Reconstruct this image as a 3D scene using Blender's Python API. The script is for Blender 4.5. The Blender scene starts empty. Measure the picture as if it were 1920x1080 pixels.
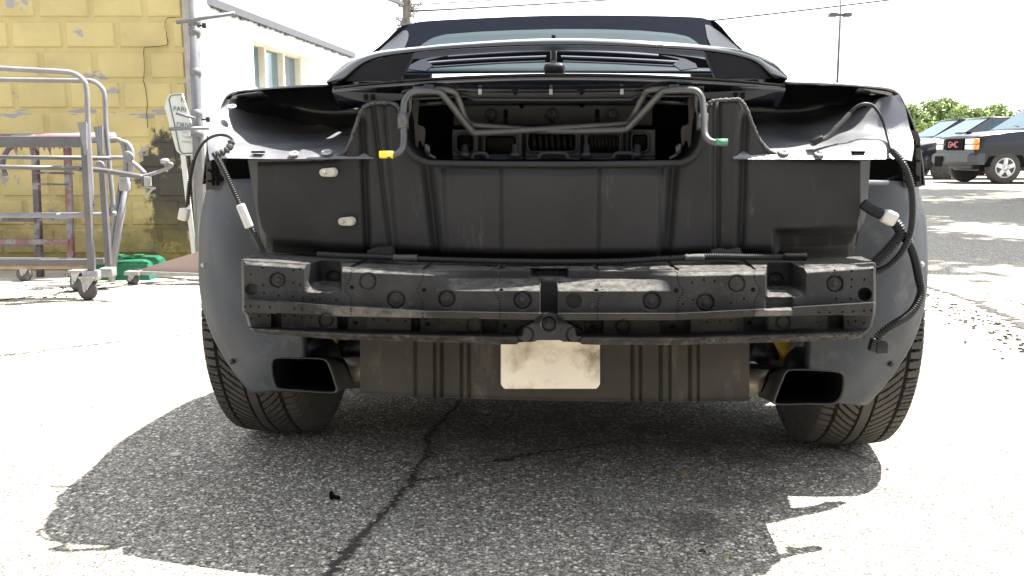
import bpy, math, random
import numpy as np
from mathutils import Vector, Matrix

random.seed(7); RNG = np.random.default_rng(11)
scene = bpy.context.scene
COL = scene.collection

# ------------------------------------------------------------------ camera
F = 1600.0                       # focal length in pixels of the 1920 wide picture
PITCH = math.radians(9.0)
CP, SP = math.cos(PITCH), math.sin(PITCH)
H = 0.73
cam_d = bpy.data.cameras.new('camera'); cam = bpy.data.objects.new('camera', cam_d); COL.objects.link(cam)
cam.location = (0, 0, H); cam.rotation_euler = (math.pi/2 - PITCH, 0, 0)
cam_d.sensor_width = 36.0; cam_d.lens = 36.0*F/1920.0; cam_d.clip_start = 0.02; cam_d.clip_end = 2000
scene.camera = cam

# ------------------------------------------------------------------ light
SUN_TO = Vector((0.42, 0.17, 1.0)).normalized()      # direction towards the sun
world = bpy.data.worlds.new('World'); scene.world = world; world.use_nodes = True
nt = world.node_tree
bg = nt.nodes['Background']
sky = nt.nodes.new('ShaderNodeTexSky'); sky.sky_type = 'NISHITA'; sky.sun_disc = False
sky.sun_elevation = math.asin(SUN_TO.z); sky.sun_rotation = math.atan2(SUN_TO.x, SUN_TO.y)
sky.air_density = 1.0; sky.dust_density = 1.0
hs = nt.nodes.new('ShaderNodeHueSaturation'); hs.inputs['Saturation'].default_value = .28      # hazy summer sky
nt.links.new(sky.outputs[0], hs.inputs['Color']); nt.links.new(hs.outputs[0], bg.inputs[0]); bg.inputs[1].default_value = 0.115
sl = bpy.data.lights.new('sun', 'SUN'); sl.energy = 5.0; sl.angle = math.radians(0.53); sl.color = (1, .96, .9)
so = bpy.data.objects.new('sun', sl); COL.objects.link(so)
so.rotation_euler = SUN_TO.to_track_quat('Z', 'Y').to_euler(); so.location = (3, 3, 12)
vs = scene.view_settings
vs.view_transform = 'Standard'; vs.look = 'None'; vs.gamma = 1; vs.use_curve_mapping = False; vs.exposure = 2.2

# ------------------------------------------------------------------ helpers: placing
def ray(px, py):
    u = (np.asarray(px, float)-960)/F; v = (540-np.asarray(py, float))/F
    return u, CP+v*SP, -SP+v*CP
def at(px, py, Y):                       # a point of the world plane y = Y
    u, ry, rz = ray(px, py); t = Y/ry
    return Vector((float(u*t), float(Y), float(H+rz*t)))
def gnd(px, py, z=0.0):                  # a point of the ground
    u, ry, rz = ray(px, py); t = (H-z)/(-rz)
    return Vector((float(u*t), float(ry*t), z))
YAW = math.radians(3.9)
OX, OY = 0.062, 1.45
EX = (math.cos(YAW), -math.sin(YAW)); EY = (math.sin(YAW), math.cos(YAW))
def C(px, py, d):                        # a point of the car's own cross plane y = d, in the car's coordinates
    u, ry, rz = ray(px, py); d = np.asarray(d, float)
    t = (d + OX*EY[0] + OY*EY[1])/(u*EY[0]+ry*EY[1])
    x = (u*t-OX)*EX[0] + (ry*t-OY)*EX[1]
    return np.stack(np.broadcast_arrays(x, d, H+rz*t), -1)
def cv(p): return Vector(C(*p).tolist())
def lerp_tab(x, tab):
    xs, ys = zip(*tab); return np.interp(x, xs, ys)
def smooth(x, a, b):
    t = np.clip((np.asarray(x, float)-a)/(b-a), 0, 1); return t*t*(3-2*t)
def catmull(P, n=8, closed=False):
    P = np.array(P, float); out = []
    N = len(P)
    for i in range(N if closed else N-1):
        if closed: p0, p1, p2, p3 = P[i-1], P[i], P[(i+1) % N], P[(i+2) % N]
        else:
            p1, p2 = P[i], P[i+1]
            p0 = P[i-1] if i else 2*p1-p2
            p3 = P[i+2] if i+2 < N else 2*p2-p1
        for k in range(n):
            t = k/n
            out.append(.5*((2*p1)+(-p0+p2)*t+(2*p0-5*p1+4*p2-p3)*t*t+(-p0+3*p1-3*p2+p3)*t**3))
    if not closed: out.append(P[-1])
    return np.array(out)

# ------------------------------------------------------------------ helpers: objects
def tag(o, label=None, cat=None, group=None, kind=None):
    if label: o['label'] = label
    if cat: o['category'] = cat
    if group: o['group'] = group
    if kind: o['kind'] = kind
    return o
def empty(name, loc=(0, 0, 0), rz=0, **kw):
    o = bpy.data.objects.new(name, None); COL.objects.link(o); o.location = loc; o.rotation_euler = (0, 0, rz)
    return tag(o, **kw)
def obj(name, verts, faces, mats, parent=None, flat=False, mi=None, solid=0):
    me = bpy.data.meshes.new(name)
    me.from_pydata([tuple(map(float, v)) for v in verts], [], [tuple(int(i) for i in f) for f in faces])
    if not isinstance(mats, (list, tuple)): mats = [mats]
    for m in mats: me.materials.append(m)
    if not flat: me.polygons.foreach_set('use_smooth', [True]*len(me.polygons))
    if mi is not None: me.polygons.foreach_set('material_index', list(map(int, mi)))
    me.update()
    o = bpy.data.objects.new(name, me); COL.objects.link(o); o.parent = parent
    if solid:
        s = o.modifiers.new('solid', 'SOLIDIFY'); s.thickness = solid; s.offset = 0
    return o
class MB:                                 # collects shapes into one mesh
    def __init__(s): s.v = []; s.f = []; s.m = []
    def add(s, v, f, m=0):
        n = len(s.v); s.v += [tuple(map(float, p)) for p in v]; s.f += [tuple(int(i)+n for i in q) for q in f]; s.m += [m]*len(f); return s
    def box(s, c, size, m=0, rot=None, bev=0.0):
        hx, hy, hz = [a/2 for a in size]; b = min(bev, hx*.9, hy*.9, hz*.9)
        if b <= 0:
            v = [Vector((x, y, z)) for x in (-hx, hx) for y in (-hy, hy) for z in (-hz, hz)]
            f = [(0, 1, 3, 2), (4, 6, 7, 5), (0, 4, 5, 1), (2, 3, 7, 6), (0, 2, 6, 4), (1, 5, 7, 3)]
        else:
            import bmesh
            bm = bmesh.new(); bmesh.ops.create_cube(bm, size=1)
            for q in bm.verts: q.co = Vector((q.co.x*2*hx, q.co.y*2*hy, q.co.z*2*hz))
            bmesh.ops.bevel(bm, geom=bm.edges[:], offset=b, segments=2, profile=.5, affect='EDGES')
            bm.verts.index_update(); v = [q.co.copy() for q in bm.verts]; f = [[q.index for q in g.verts] for g in bm.faces]; bm.free()
        c = Vector(c); R = rot if rot is not None else Matrix.Identity(3)
        return s.add([R @ p + c for p in v], f, m)
    def bar(s, a, b, w, t=None, m=0, up=(0, 0, 1), bev=0.0):       # square bar from a to b
        a, b = Vector(a), Vector(b); d = b-a; z = d.normalized(); up = Vector(up)
        if abs(z.dot(up)) > .95: up = Vector((0, 1, 0))
        x = z.cross(up).normalized(); y = x.cross(z)
        R = Matrix((x, z, y)).transposed()
        return s.box((a+b)/2, (w, d.length, t or w), m, R, bev)
    def tube(s, P, r, n=10, m=0, corr=0, camp=.16, cap=True):
        P = np.array([tuple(p) for p in P], float)
        seg = np.linalg.norm(np.diff(P, axis=0), axis=1); L = np.concatenate([[0], np.cumsum(seg)])
        if corr:
            k = max(4, int(L[-1]/corr*4)); ss = np.linspace(0, L[-1], k)
            P = np.stack([np.interp(ss, L, P[:, i]) for i in range(3)], -1)
            rr = r*(1+camp*np.where((np.arange(k) % 4) < 2, 1, -1))
        else: rr = np.full(len(P), r) if np.isscalar(r) else np.asarray(r, float)
        T = np.gradient(P, axis=0); T /= np.linalg.norm(T, axis=1)[:, None]+1e-12
        u = np.cross(T[0], [0, 0, 1.0]);
        if np.linalg.norm(u) < .1: u = np.cross(T[0], [0, 1.0, 0])
        u /= np.linalg.norm(u); v = []; f = []
        an = np.arange(n)*2*math.pi/n
        for i in range(len(P)):
            u = u-T[i]*u.dot(T[i]); u /= np.linalg.norm(u); w = np.cross(T[i], u)
            v += list(P[i]+rr[i]*(np.cos(an)[:, None]*u+np.sin(an)[:, None]*w))
        for i in range(len(P)-1):
            for j in range(n): f.append((i*n+j, i*n+(j+1) % n, (i+1)*n+(j+1) % n, (i+1)*n+j))
        if cap: f.append(tuple(range(n-1, -1, -1))); f.append(tuple(range((len(P)-1)*n, len(P)*n)))
        return s.add(v, f, m)
    def lathe(s, prof, c, axis, n=32, m=0):            # prof: (radius, along the axis)
        ax = Vector(axis).normalized(); u = ax.orthogonal().normalized(); w = ax.cross(u); c = Vector(c); v = []; f = []
        for (r, h) in prof:
            for j in range(n):
                a = 2*math.pi*j/n; v.append(c+ax*h+(u*math.cos(a)+w*math.sin(a))*r)
        for i in range(len(prof)-1):
            for j in range(n): f.append((i*n+j, i*n+(j+1) % n, (i+1)*n+(j+1) % n, (i+1)*n+j))
        if prof[0][0] > 1e-4: f.append(tuple(range(n-1, -1, -1)))
        if prof[-1][0] > 1e-4: f.append(tuple(range((len(prof)-1)*n, len(prof)*n)))
        return s.add(v, f, m)
    def prism(s, pts, off, m=0):                        # flat polygon pushed along off
        n = len(pts); off = Vector(off); a = [Vector(p) for p in pts]; b = [p+off for p in a]
        f = [tuple(range(n)), tuple(range(2*n-1, n-1, -1))]+[(i, (i+1) % n, n+(i+1) % n, n+i)[::-1] for i in range(n)]
        return s.add(a+b, f, m)
    def build(s, name, mats, parent=None, flat=False, solid=0):
        return obj(name, s.v, s.f, mats, parent, flat, s.m, solid)
def grid_faces(r, c):
    a = np.arange(r*c).reshape(r, c)
    return np.stack([a[:-1, :-1], a[1:, :-1], a[1:, 1:], a[:-1, 1:]], -1).reshape(-1, 4)
def patch(ctrl, nu=6, nv=6):             # rows of (px, py, d): smooth surface through them, in car coordinates
    A = np.array(ctrl, float)
    rows = np.stack([catmull(A[:, j], nu) for j in range(A.shape[1])], 1)
    g = np.stack([catmull(r, nv) for r in rows], 0)
    V = C(g[..., 0], g[..., 1], g[..., 2])
    return V.reshape(-1, 3), grid_faces(*V.shape[:2])
def xpatch(ctrl, nu=6, nv=6):            # the same through points given in metres
    A = np.array(ctrl, float)
    rows = np.stack([catmull(A[:, j], nu) for j in range(A.shape[1])], 1)
    g = np.stack([catmull(r, nv) for r in rows], 0)
    return g.reshape(-1, 3), grid_faces(*g.shape[:2])
def relief(name, X, YY, DD, dback, mats, parent, mi=None):
    """a moulded panel: columns at X, rows YY (r x c), depth DD; its rim is carried back to dback"""
    r, c = YY.shape
    V = C(np.broadcast_to(X, YY.shape), YY, DD).reshape(-1, 3)
    Fc = grid_faces(r, c).tolist()
    a = np.arange(r*c).reshape(r, c)
    loop = list(a[0, :])+list(a[1:, -1])+list(a[-1, ::-1][1:])+list(a[::-1, 0][1:-1])
    W = V[loop].copy(); W[:, 1] = np.maximum(dback, W[:, 1]+.002)
    n = len(V); m = len(loop)
    Fc += [(loop[i], loop[(i+1) % m], n+(i+1) % m, n+i) for i in range(m)]
    return obj(name, np.concatenate([V, W]), Fc, mats, parent)
def mirror(v): v = np.array(v, float).copy(); v[..., 0] *= -1; return v

# ------------------------------------------------------------------ materials
def pmat(name, col, rough=.5, metal=0., var=.15, vs=6., bump=0., bs=250., coat=0., dust=None, spec=.5, col2=None, c2=(.5, .6, 4.), det=6, dst=None):
    """procedural surface: tone variation, optional second colour in patches (c2 = from, to, scale), optional dust, fine bump"""
    m = bpy.data.materials.new(name); m.use_nodes = True; n = m.node_tree.nodes; L = m.node_tree.links
    b = n['Principled BSDF']; tc = n.new('ShaderNodeTexCoord')
    def noise(scale, detail=det, rough=.6):
        q = n.new('ShaderNodeTexNoise'); q.inputs['Scale'].default_value = scale; q.inputs['Detail'].default_value = detail
        q.inputs['Roughness'].default_value = rough; L.new(tc.outputs['Object'], q.inputs['Vector']); return q
    def ramp(src, a, bb):
        q = n.new('ShaderNodeMapRange'); q.inputs[1].default_value = a; q.inputs[2].default_value = bb; L.new(src, q.inputs[0]); return q
    def mix(fac, a, bb):
        q = n.new('ShaderNodeMix'); q.data_type = 'RGBA'
        L.new(fac, q.inputs[0])
        for s, val in ((q.inputs[6], a), (q.inputs[7], bb)):
            if isinstance(val, (tuple, list)): s.default_value = (*val[:3], 1)
            else: L.new(val, s)
        return q.outputs[2]
    nz = noise(vs)
    out = mix(ramp(nz.outputs[0], .3, .7).outputs[0], [c*(1-var) for c in col], [min(1, c*(1+var)) for c in col])
    if col2:
        out = mix(ramp(noise(c2[2], 8, .65).outputs[0], c2[0], c2[1]).outputs[0], out, col2)
    if dust:                                           # (colour, from, to, scale)
        dn = noise(dust[3], 10, .75)
        if dst:
            mpp = n.new('ShaderNodeMapping'); mpp.inputs['Scale'].default_value = dst; L.new(tc.outputs['Object'], mpp.inputs[0]); L.new(mpp.outputs[0], dn.inputs['Vector'])
        out = mix(ramp(dn.outputs[0], dust[1], dust[2]).outputs[0], out, dust[0])
    L.new(out, b.inputs['Base Color'])
    b.inputs['Metallic'].default_value = metal; b.inputs['Specular IOR Level'].default_value = spec
    rr = ramp(nz.outputs[0], .25, .75); rr.inputs[3].default_value = max(.02, rough*(.85)); rr.inputs[4].default_value = min(1, rough*1.15)
    L.new(rr.outputs[0], b.inputs['Roughness'])
    if coat: b.inputs['Coat Weight'].default_value = coat; b.inputs['Coat Roughness'].default_value = .03
    if bump:
        bp = n.new('ShaderNodeBump'); bp.inputs['Strength'].default_value = bump; bp.inputs['Distance'].default_value = .002
        L.new(noise(bs, 4).outputs[0], bp.inputs['Height']); L.new(bp.outputs[0], b.inputs['Normal'])
    m['_b'] = 1
    return m
def nodes_of(m): return m.node_tree.nodes, m.node_tree.links, m.node_tree.nodes['Principled BSDF']

M = {}
M['plastic'] = pmat('textured_plastic', (.024, .0238, .0245), .5, var=.25, vs=5, spec=.16, bump=.25, bs=900, dust=((.11, .105, .095), .58, .85, 26), dst=(1, 1, .22))
M['valance'] = pmat('dusty_plastic', (.03, .028, .0245), .6, var=.25, vs=7, spec=.15, bump=.25, bs=800, dust=((.1, .088, .07), .55, .85, 30), dst=(1, 1, .3))
M['foam'] = pmat('grey_foam', (.028, .0277, .0275), .45, var=.4, vs=14, bump=.8, bs=420, dust=((.17, .155, .13), .6, .84, 48), spec=.12)
M['hole'] = pmat('hole_black', (.006, .006, .006), .9, spec=.08, var=.1)
M['liner'] = pmat('wheel_liner_plastic', (.025, .030, .039), .48, var=.4, spec=.35, vs=4, bump=.1, bs=300, dust=((.13, .13, .125), .55, .9, 10))
M['paint'] = pmat('black_car_paint', (.005, .0055, .008), .25, var=.1, coat=1.0)
M['lid'] = pmat('gloss_lid_paint', (.005, .0065, .012), .12, var=.1, coat=1.0)
M['wing_under'] = pmat('wing_underside', (.004, .005, .009), .4, spec=.12, var=.2)
M['fabric'] = pmat('soft_top_fabric', (.0012, .0022, .0055), 1.0, spec=.03, var=.2, vs=12, bump=.3, bs=1500)
M['glass'] = pmat('tinted_window', (.014, .024, .028), .5, var=.08, spec=.08)
M['smoke'] = pmat('smoked_glass', (.008, .008, .010), .38, var=.15, spec=.2)
M['rubber'] = pmat('tyre_rubber', (.058, .054, .049), .78, spec=.25, var=.2, vs=10, bump=.15, bs=500, dust=((.085, .078, .07), .5, .8, 12))
M['groove'] = M['hole']
M['inner'] = pmat('bare_inner_panel', (.24, .243, .255), .34, metal=.5, var=.3, vs=7, bump=1.0, bs=20, dust=((.1, .1, .1), .62, .75, 25))
M['innerdark'] = pmat('dark_inner_panel', (.018, .019, .023), .35, var=.25, vs=4, coat=.3, dust=((.09, .09, .1), .58, .8, 9))
M['steel'] = pmat('dark_steel', (.028, .03, .032), .45, metal=.1, spec=.35, var=.2, vs=12, bump=.1, bs=300, dust=((.13, .125, .115), .62, .8, 45))
M['rod'] = pmat('grey_rod', (.07, .07, .07), .4, metal=.2, var=.2, vs=30)
M['bracket'] = pmat('brown_grey_plastic', (.04, .037, .032), .6, spec=.3, var=.2, vs=20, bump=.2, bs=300)
M['exhaust'] = pmat('sooty_steel', (.032, .03, .027), .55, metal=.2, var=.3, vs=14, dust=((.06, .055, .05), .5, .75, 16))
M['soot'] = pmat('soot', (.004, .004, .004), .95, spec=.04, var=.1)
M['pipe'] = pmat('warm_steel', (.25, .22, .175), .42, metal=.4, var=.25, vs=18)
M['yellow'] = pmat('yellow_shock', (.55, .34, .02), .45, var=.25, vs=20, dust=((.12, .1, .05), .5, .8, 40))
M['ytape'] = pmat('yellow_tape', (.8, .68, .02), .5, var=.1)
M['gtape'] = pmat('green_tape', (.04, .16, .08), .5, var=.3, vs=60)
M['conduit'] = pmat('split_conduit', (.015, .0152, .016), .42, spec=.25, var=.2, vs=20)
M['tape'] = pmat('grey_cloth_tape', (.045, .043, .041), .7, var=.3, vs=30, bump=.4, bs=200)
M['label'] = pmat('paper_label', (.42, .42, .4), .6, var=.08, vs=60, col2=(.3, .3, .3), c2=(.58, .64, 160))
M['white'] = pmat('white_plastic', (.45, .44, .41), .5, var=.1)
M['beige'] = pmat('beige_grommet', (.36, .355, .3), .5, var=.15, vs=40)
M['pad'] = pmat('stained_white_pad', (.6, .55, .46), .6, var=.1, vs=12, col2=(.2, .15, .09), c2=(.5, .74, 9), dust=((.12, .1, .08), .58, .85, 18), bump=.2, bs=500)
M['rim'] = pmat('alloy', (.5, .5, .51), .35, metal=.7, var=.1)
M['galv'] = pmat('galvanised_steel', (.17, .175, .185), .45, metal=.3, var=.2, vs=9, dust=((.25, .24, .23), .6, .7, 25))
M['cart'] = pmat('grey_cart_paint', (.115, .114, .12), .45, metal=.2, var=.2, vs=10, dust=((.12, .1, .1), .66, .74, 40))
M['whitetube'] = pmat('white_splashed_tube', (.2, .2, .21), .5, metal=.1, var=.15, vs=14, dust=((.1, .1, .1), .62, .68, 45))
M['rust'] = pmat('red_brown_paint', (.17, .075, .08), .6, var=.35, vs=12, col2=(.2, .19, .2), c2=(.5, .56, 9))
M['dkrust'] = pmat('dark_rack_paint', (.085, .065, .075), .6, var=.3, vs=12, col2=(.2, .185, .21), c2=(.52, .58, 7))
M['caster'] = pmat('caster_rubber', (.06, .055, .055), .6, var=.2)
M['zinc'] = pmat('zinc_bracket', (.3, .3, .3), .4, metal=.3, var=.2, vs=30)
M['green'] = pmat('green_plastic', (.006, .10, .048), .45, var=.15, vs=5)
M['pink'] = pmat('pale_pink_board', (.36, .27, .24), .6, var=.12, vs=6)
M['wood'] = pmat('worn_wood', (.4, .3, .2), .7, var=.3, vs=15)
M['hose'] = pmat('dark_hose', (.1, .09, .085), .6, var=.2)
M['sign'] = pmat('white_sign', (.6, .61, .58), .45, var=.05, vs=10)
M['signgreen'] = pmat('green_letters', (.012, .09, .06), .5, var=.1)
M['signgrey'] = pmat('grey_letters', (.3, .3, .32), .6, var=.1)
M['stucco'] = pmat('white_stucco', (.8, .8, .8), .8, var=.04, vs=3, bump=.3, bs=90)
M['frame'] = pmat('cream_frame', (.66, .62, .5), .5, var=.08)
M['pane'] = pmat('window_pane', (.06, .13, .17), .05, var=.15, coat=1)
M['trim'] = pmat('grey_flashing', (.09, .092, .1), .5, metal=.2, var=.2, vs=12)
M['corr'] = pmat('pale_corrugated_sheet', (.7, .74, .78), .5, var=.05)
M['barkpale'] = pmat('pale_bark', (.16, .145, .125), .8, var=.4, vs=8)
M['bark'] = pmat('bark', (.12, .09, .07), .9, var=.3, vs=8)
M['leafa'] = pmat('leaf_light', (.27, .34, .12), .6, var=.35, vs=1.2)
M['leafb'] = pmat('leaf_dark', (.13, .19, .065), .6, var=.35, vs=1.2)
for k in ('leafa', 'leafb'):
    n, L, b = nodes_of(M[k]); b.inputs['Transmission Weight'].default_value = 0.0; b.inputs['Subsurface Weight'].default_value = 0.0
M['wire'] = pmat('black_wire', (.02, .02, .02), .6, var=.1)
M['pole'] = pmat('dark_pole', (.06, .06, .065), .6, var=.2)
M['suvpaint'] = pmat('dark_blue_paint', (.005, .007, .014), .3, var=.1, spec=.3, coat=.3)
M['sedanpaint'] = pmat('dark_grey_paint', (.012, .012, .016), .25, var=.1, coat=1)
M['silver'] = pmat('silver_paint', (.35, .36, .38), .35, metal=.4, var=.1, coat=1)
M['bumper'] = pmat('grey_bumper', (.05, .053, .06), .55, var=.15, vs=4)
M['carglass'] = pmat('car_glass', (.05, .085, .1), .2, spec=.25, var=.2)
M['lamp'] = pmat('headlamp_lens', (.78, .78, .74), .2, var=.06, vs=30, coat=1)
M['amber'] = pmat('amber_lens', (.75, .25, .03), .25, var=.1, vs=30, coat=1)
M['chrome'] = pmat('chrome', (.7, .7, .72), .15, metal=1, var=.05)
M['red'] = pmat('red_letters', (.45, .1, .12), .4, var=.1)
M['leafdry'] = pmat('dry_leaf', (.4, .28, .12), .7, var=.3, vs=60)
M['stone'] = pmat('pale_stone', (.5, .47, .42), .8, var=.2, vs=40)

# car paint near the foam's lit ledge etc. need nothing more; the ground and the block wall get their own node trees
def ground_mat():
    m = bpy.data.materials.new('worn_asphalt'); m.use_nodes = True
    n, L, b = nodes_of(m); tc = n.new('ShaderNodeTexCoord')
    def N(t, **kw):
        q = n.new(t)
        for k, v in kw.items(): q.inputs[k].default_value = v
        return q
    def mr(src, a, bb, c=0., d=1.):
        q = n.new('ShaderNodeMapRange'); L.new(src, q.inputs[0])
        for i, v in enumerate((a, bb, c, d)): q.inputs[i+1].default_value = v
        return q.outputs[0]
    def mix(fac, a, bb, mode='MIX'):
        q = n.new('ShaderNodeMix'); q.data_type = 'RGBA'; q.blend_type = mode
        if isinstance(fac, float): q.inputs[0].default_value = fac
        else: L.new(fac, q.inputs[0])
        for s, val in ((q.inputs[6], a), (q.inputs[7], bb)):
            if isinstance(val, tuple): s.default_value = (*val, 1)
            else: L.new(val, s)
        return q.outputs[2]
    P = tc.outputs['Object']
    wn = N('ShaderNodeTexNoise', Scale=60., Detail=2.); L.new(P, wn.inputs['Vector'])
    wv = n.new('ShaderNodeMixRGB'); wv.blend_type = 'ADD'; wv.inputs[0].default_value = .008; L.new(P, wv.inputs[1]); L.new(wn.outputs['Color'], wv.inputs[2])
    v1 = N('ShaderNodeTexVoronoi', Scale=126.); L.new(wv.outputs[0], v1.inputs['Vector'])
    v2 = N('ShaderNodeTexVoronoi', Scale=260.); L.new(wv.outputs[0], v2.inputs['Vector'])
    sep = n.new('ShaderNodeSeparateColor'); L.new(v1.outputs['Color'], sep.inputs[0])
    sep2 = n.new('ShaderNodeSeparateColor'); L.new(v2.outputs['Color'], sep2.inputs[0])
    big = N('ShaderNodeTexNoise', Scale=3.2, Detail=7., Roughness=.65); L.new(P, big.inputs['Vector'])
    # stones: pale to mid, in dark binder
    stone = mix(mr(sep.outputs[0], .3, .95), (.14, .128, .108), (.86, .81, .68))
    stone = mix(mr(sep.outputs[1], .7, 1., 0, .5), stone, (.45, .36, .25))
    fine = mix(mr(sep2.outputs[0], .2, 1.), (.065, .06, .051), (.43, .4, .335))
    gap = mr(v1.outputs['Distance'], .38, .6)
    col = mix(gap, stone, fine)
    col = mix(mr(sep.outputs[2], .52, .58), col, fine)
    # worn paler areas, bluish and brown stains
    col = mix(mr(big.outputs[0], .4, .75, .0, .22), col, (.3, .3, .29))
    st = N('ShaderNodeTexNoise', Scale=1.7, Detail=5., Roughness=.6); L.new(P, st.inputs['Vector'])
    col = mix(mr(st.outputs[0], .6, .74, 0, .65), col, mix(.5, (.09, .07, .05), col))
    # old oil stains where cars have stood
    nz = N('ShaderNodeTexNoise', Scale=9., Detail=6., Roughness=.6); L.new(P, nz.inputs['Vector'])
    sx = n.new('ShaderNodeSeparateXYZ'); L.new(P, sx.inputs[0])
    def M_(op, a, bb):
        q = n.new('ShaderNodeMath'); q.operation = op
        for i, v in enumerate((a, bb)):
            if isinstance(v, float): q.inputs[i].default_value = v
            else: L.new(v, q.inputs[i])
        return q.outputs[0]
    for px, py, rx, ry, amt in ((1270, 985, .10, .055, .85), (1400, 930, .09, .05, .7), (1385, 845, .12, .07, .8), (1120, 805, .42, .22, .75), (1250, 1075, .14, .05, .35), (330, 900, .06, .04, .25)):
        g = gnd(px, py); dx = M_('DIVIDE', M_('SUBTRACT', sx.outputs[0], g.x), rx); dy = M_('DIVIDE', M_('SUBTRACT', sx.outputs[1], g.y), ry)
        k = M_('ADD', M_('ADD', M_('MULTIPLY', dx, dx), M_('MULTIPLY', dy, dy)), M_('MULTIPLY', M_('SUBTRACT', nz.outputs[0], .5), 6.))
        col = mix(mr(k, 2.2, -.4, 0, amt), col, mix(.25, (.06, .047, .036), col))
    L.new(col, b.inputs['Base Color']); b.inputs['Roughness'].default_value = .85; b.inputs['Specular IOR Level'].default_value = .3
    h = mix(gap, mix(mr(sep.outputs[2], .42, .5), (1., 1., 1.), (.35, .35, .35)), (0., 0., 0.))
    bp = N('ShaderNodeBump', Strength=.8, Distance=.004); L.new(h, bp.inputs['Height'])
    L.new(bp.outputs[0], b.inputs['Normal'])
    return m
M['asphalt'] = ground_mat()
M['concrete'] = pmat('pale_concrete', (.42, .4, .35), .85, var=.25, vs=5, bump=.4, bs=60, dust=((.13, .11, .08), .6, .72, 7))
M['tar'] = pmat('crack_dirt', (.035, .028, .024), .85, var=.4, vs=60, bump=.6, bs=200, dust=((.16, .13, .1), .6, .75, 90))
M['wet'] = pmat('wet_asphalt', (.03, .03, .035), .38, var=.3, vs=100, bump=1.0, bs=140)

def wall_mat():
    m = pmat('yellow_block_paint', (.5, .415, .18), .55, var=.16, vs=3, bump=.25, bs=120, col2=(.3, .285, .285), c2=(.64, .65, 4.5), dust=((.13, .1, .05), .66, .7, 22))
    n, L, b = nodes_of(m); src = b.inputs['Base Color'].links[0].from_socket
    tc = n.new('ShaderNodeTexCoord'); sx = n.new('ShaderNodeSeparateXYZ'); L.new(tc.outputs['Object'], sx.inputs[0])
    nz = n.new('ShaderNodeTexNoise'); nz.inputs['Scale'].default_value = 5.; nz.inputs['Detail'].default_value = 9.; nz.inputs['Roughness'].default_value = .7
    L.new(tc.outputs['Object'], nz.inputs['Vector'])
    def math_(op, a, bb):
        q = n.new('ShaderNodeMath'); q.operation = op; q.use_clamp = False
        for i, v in enumerate((a, bb)):
            if isinstance(v, float): q.inputs[i].default_value = v
            else: L.new(v, q.inputs[i])
        return q.outputs[0]
    # flaked bands where the paint has come off, strongest on one course
    pz = n.new('ShaderNodeTexNoise'); pz.inputs['Scale'].default_value = 7.; pz.inputs['Detail'].default_value = 9.; pz.inputs['Roughness'].default_value = .65
    mpg = n.new('ShaderNodeMapping'); mpg.inputs['Scale'].default_value = (.55, 1, 1.6); L.new(tc.outputs['Object'], mpg.inputs[0]); L.new(mpg.outputs[0], pz.inputs['Vector'])
    def band(c0, w, amp):
        q = math_('ABSOLUTE', math_('SUBTRACT', sx.outputs[2], c0), 0.); r = n.new('ShaderNodeMapRange'); r.inputs[1].default_value = w; r.inputs[2].default_value = w*.3; r.inputs[4].default_value = amp; L.new(q, r.inputs[0]); return r.outputs[0]
    pk = math_('ADD', math_('ADD', pz.outputs[0], band(.975, .045, .17)), math_('ADD', band(1.13, .13, .07), band(.62, .3, .05)))
    pm = n.new('ShaderNodeMapRange'); pm.inputs[1].default_value = .672; pm.inputs[2].default_value = .69; L.new(pk, pm.inputs[0])
    pmx = n.new('ShaderNodeMix'); pmx.data_type = 'RGBA'; L.new(pm.outputs[0], pmx.inputs[0]); L.new(src, pmx.inputs[6]); pmx.inputs[7].default_value = (.3, .285, .285, 1); src = pmx.outputs[2]
    # black smear: an oval patch of old tar beside the down pipe (wall coordinates)
    dx = math_('DIVIDE', math_('SUBTRACT', sx.outputs[0], -2.02), .26); dz = math_('DIVIDE', math_('SUBTRACT', sx.outputs[2], .47), .33)
    rr = math_('ADD', math_('MULTIPLY', dx, dx), math_('MULTIPLY', dz, dz))
    k = math_('ADD', rr, math_('MULTIPLY', math_('SUBTRACT', nz.outputs[0], .5), 6.5))
    mp = n.new('ShaderNodeMapRange'); mp.inputs[1].default_value = 1.2; mp.inputs[2].default_value = .75; mp.inputs[4].default_value = .96; L.new(k, mp.inputs[0])
    mx = n.new('ShaderNodeMix'); mx.data_type = 'RGBA'; L.new(mp.outputs[0], mx.inputs[0]); L.new(src, mx.inputs[6]); mx.inputs[7].default_value = (.03, .03, .03, 1)
    # grime of splashed dirt on the lowest courses
    g = math_('ADD', sx.outputs[2], math_('MULTIPLY', math_('SUBTRACT', nz.outputs[0], .5), 1.4))
    mg = n.new('ShaderNodeMapRange'); mg.inputs[1].default_value = .5; mg.inputs[2].default_value = .05; mg.inputs[4].default_value = .8; L.new(g, mg.inputs[0])
    m2 = n.new('ShaderNodeMix'); m2.data_type = 'RGBA'; L.new(mg.outputs[0], m2.inputs[0]); L.new(mx.outputs[2], m2.inputs[6]); m2.inputs[7].default_value = (.17, .135, .035, 1)
    L.new(m2.outputs[2], b.inputs['Base Color'])
    return m
M['wall'] = wall_mat()
M['ccol'] = pmat('flaking_concrete', (.36, .34, .31), .85, var=.25, vs=9, bump=.5, bs=60, dust=((.05, .05, .05), .62, .68, 22))

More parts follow.
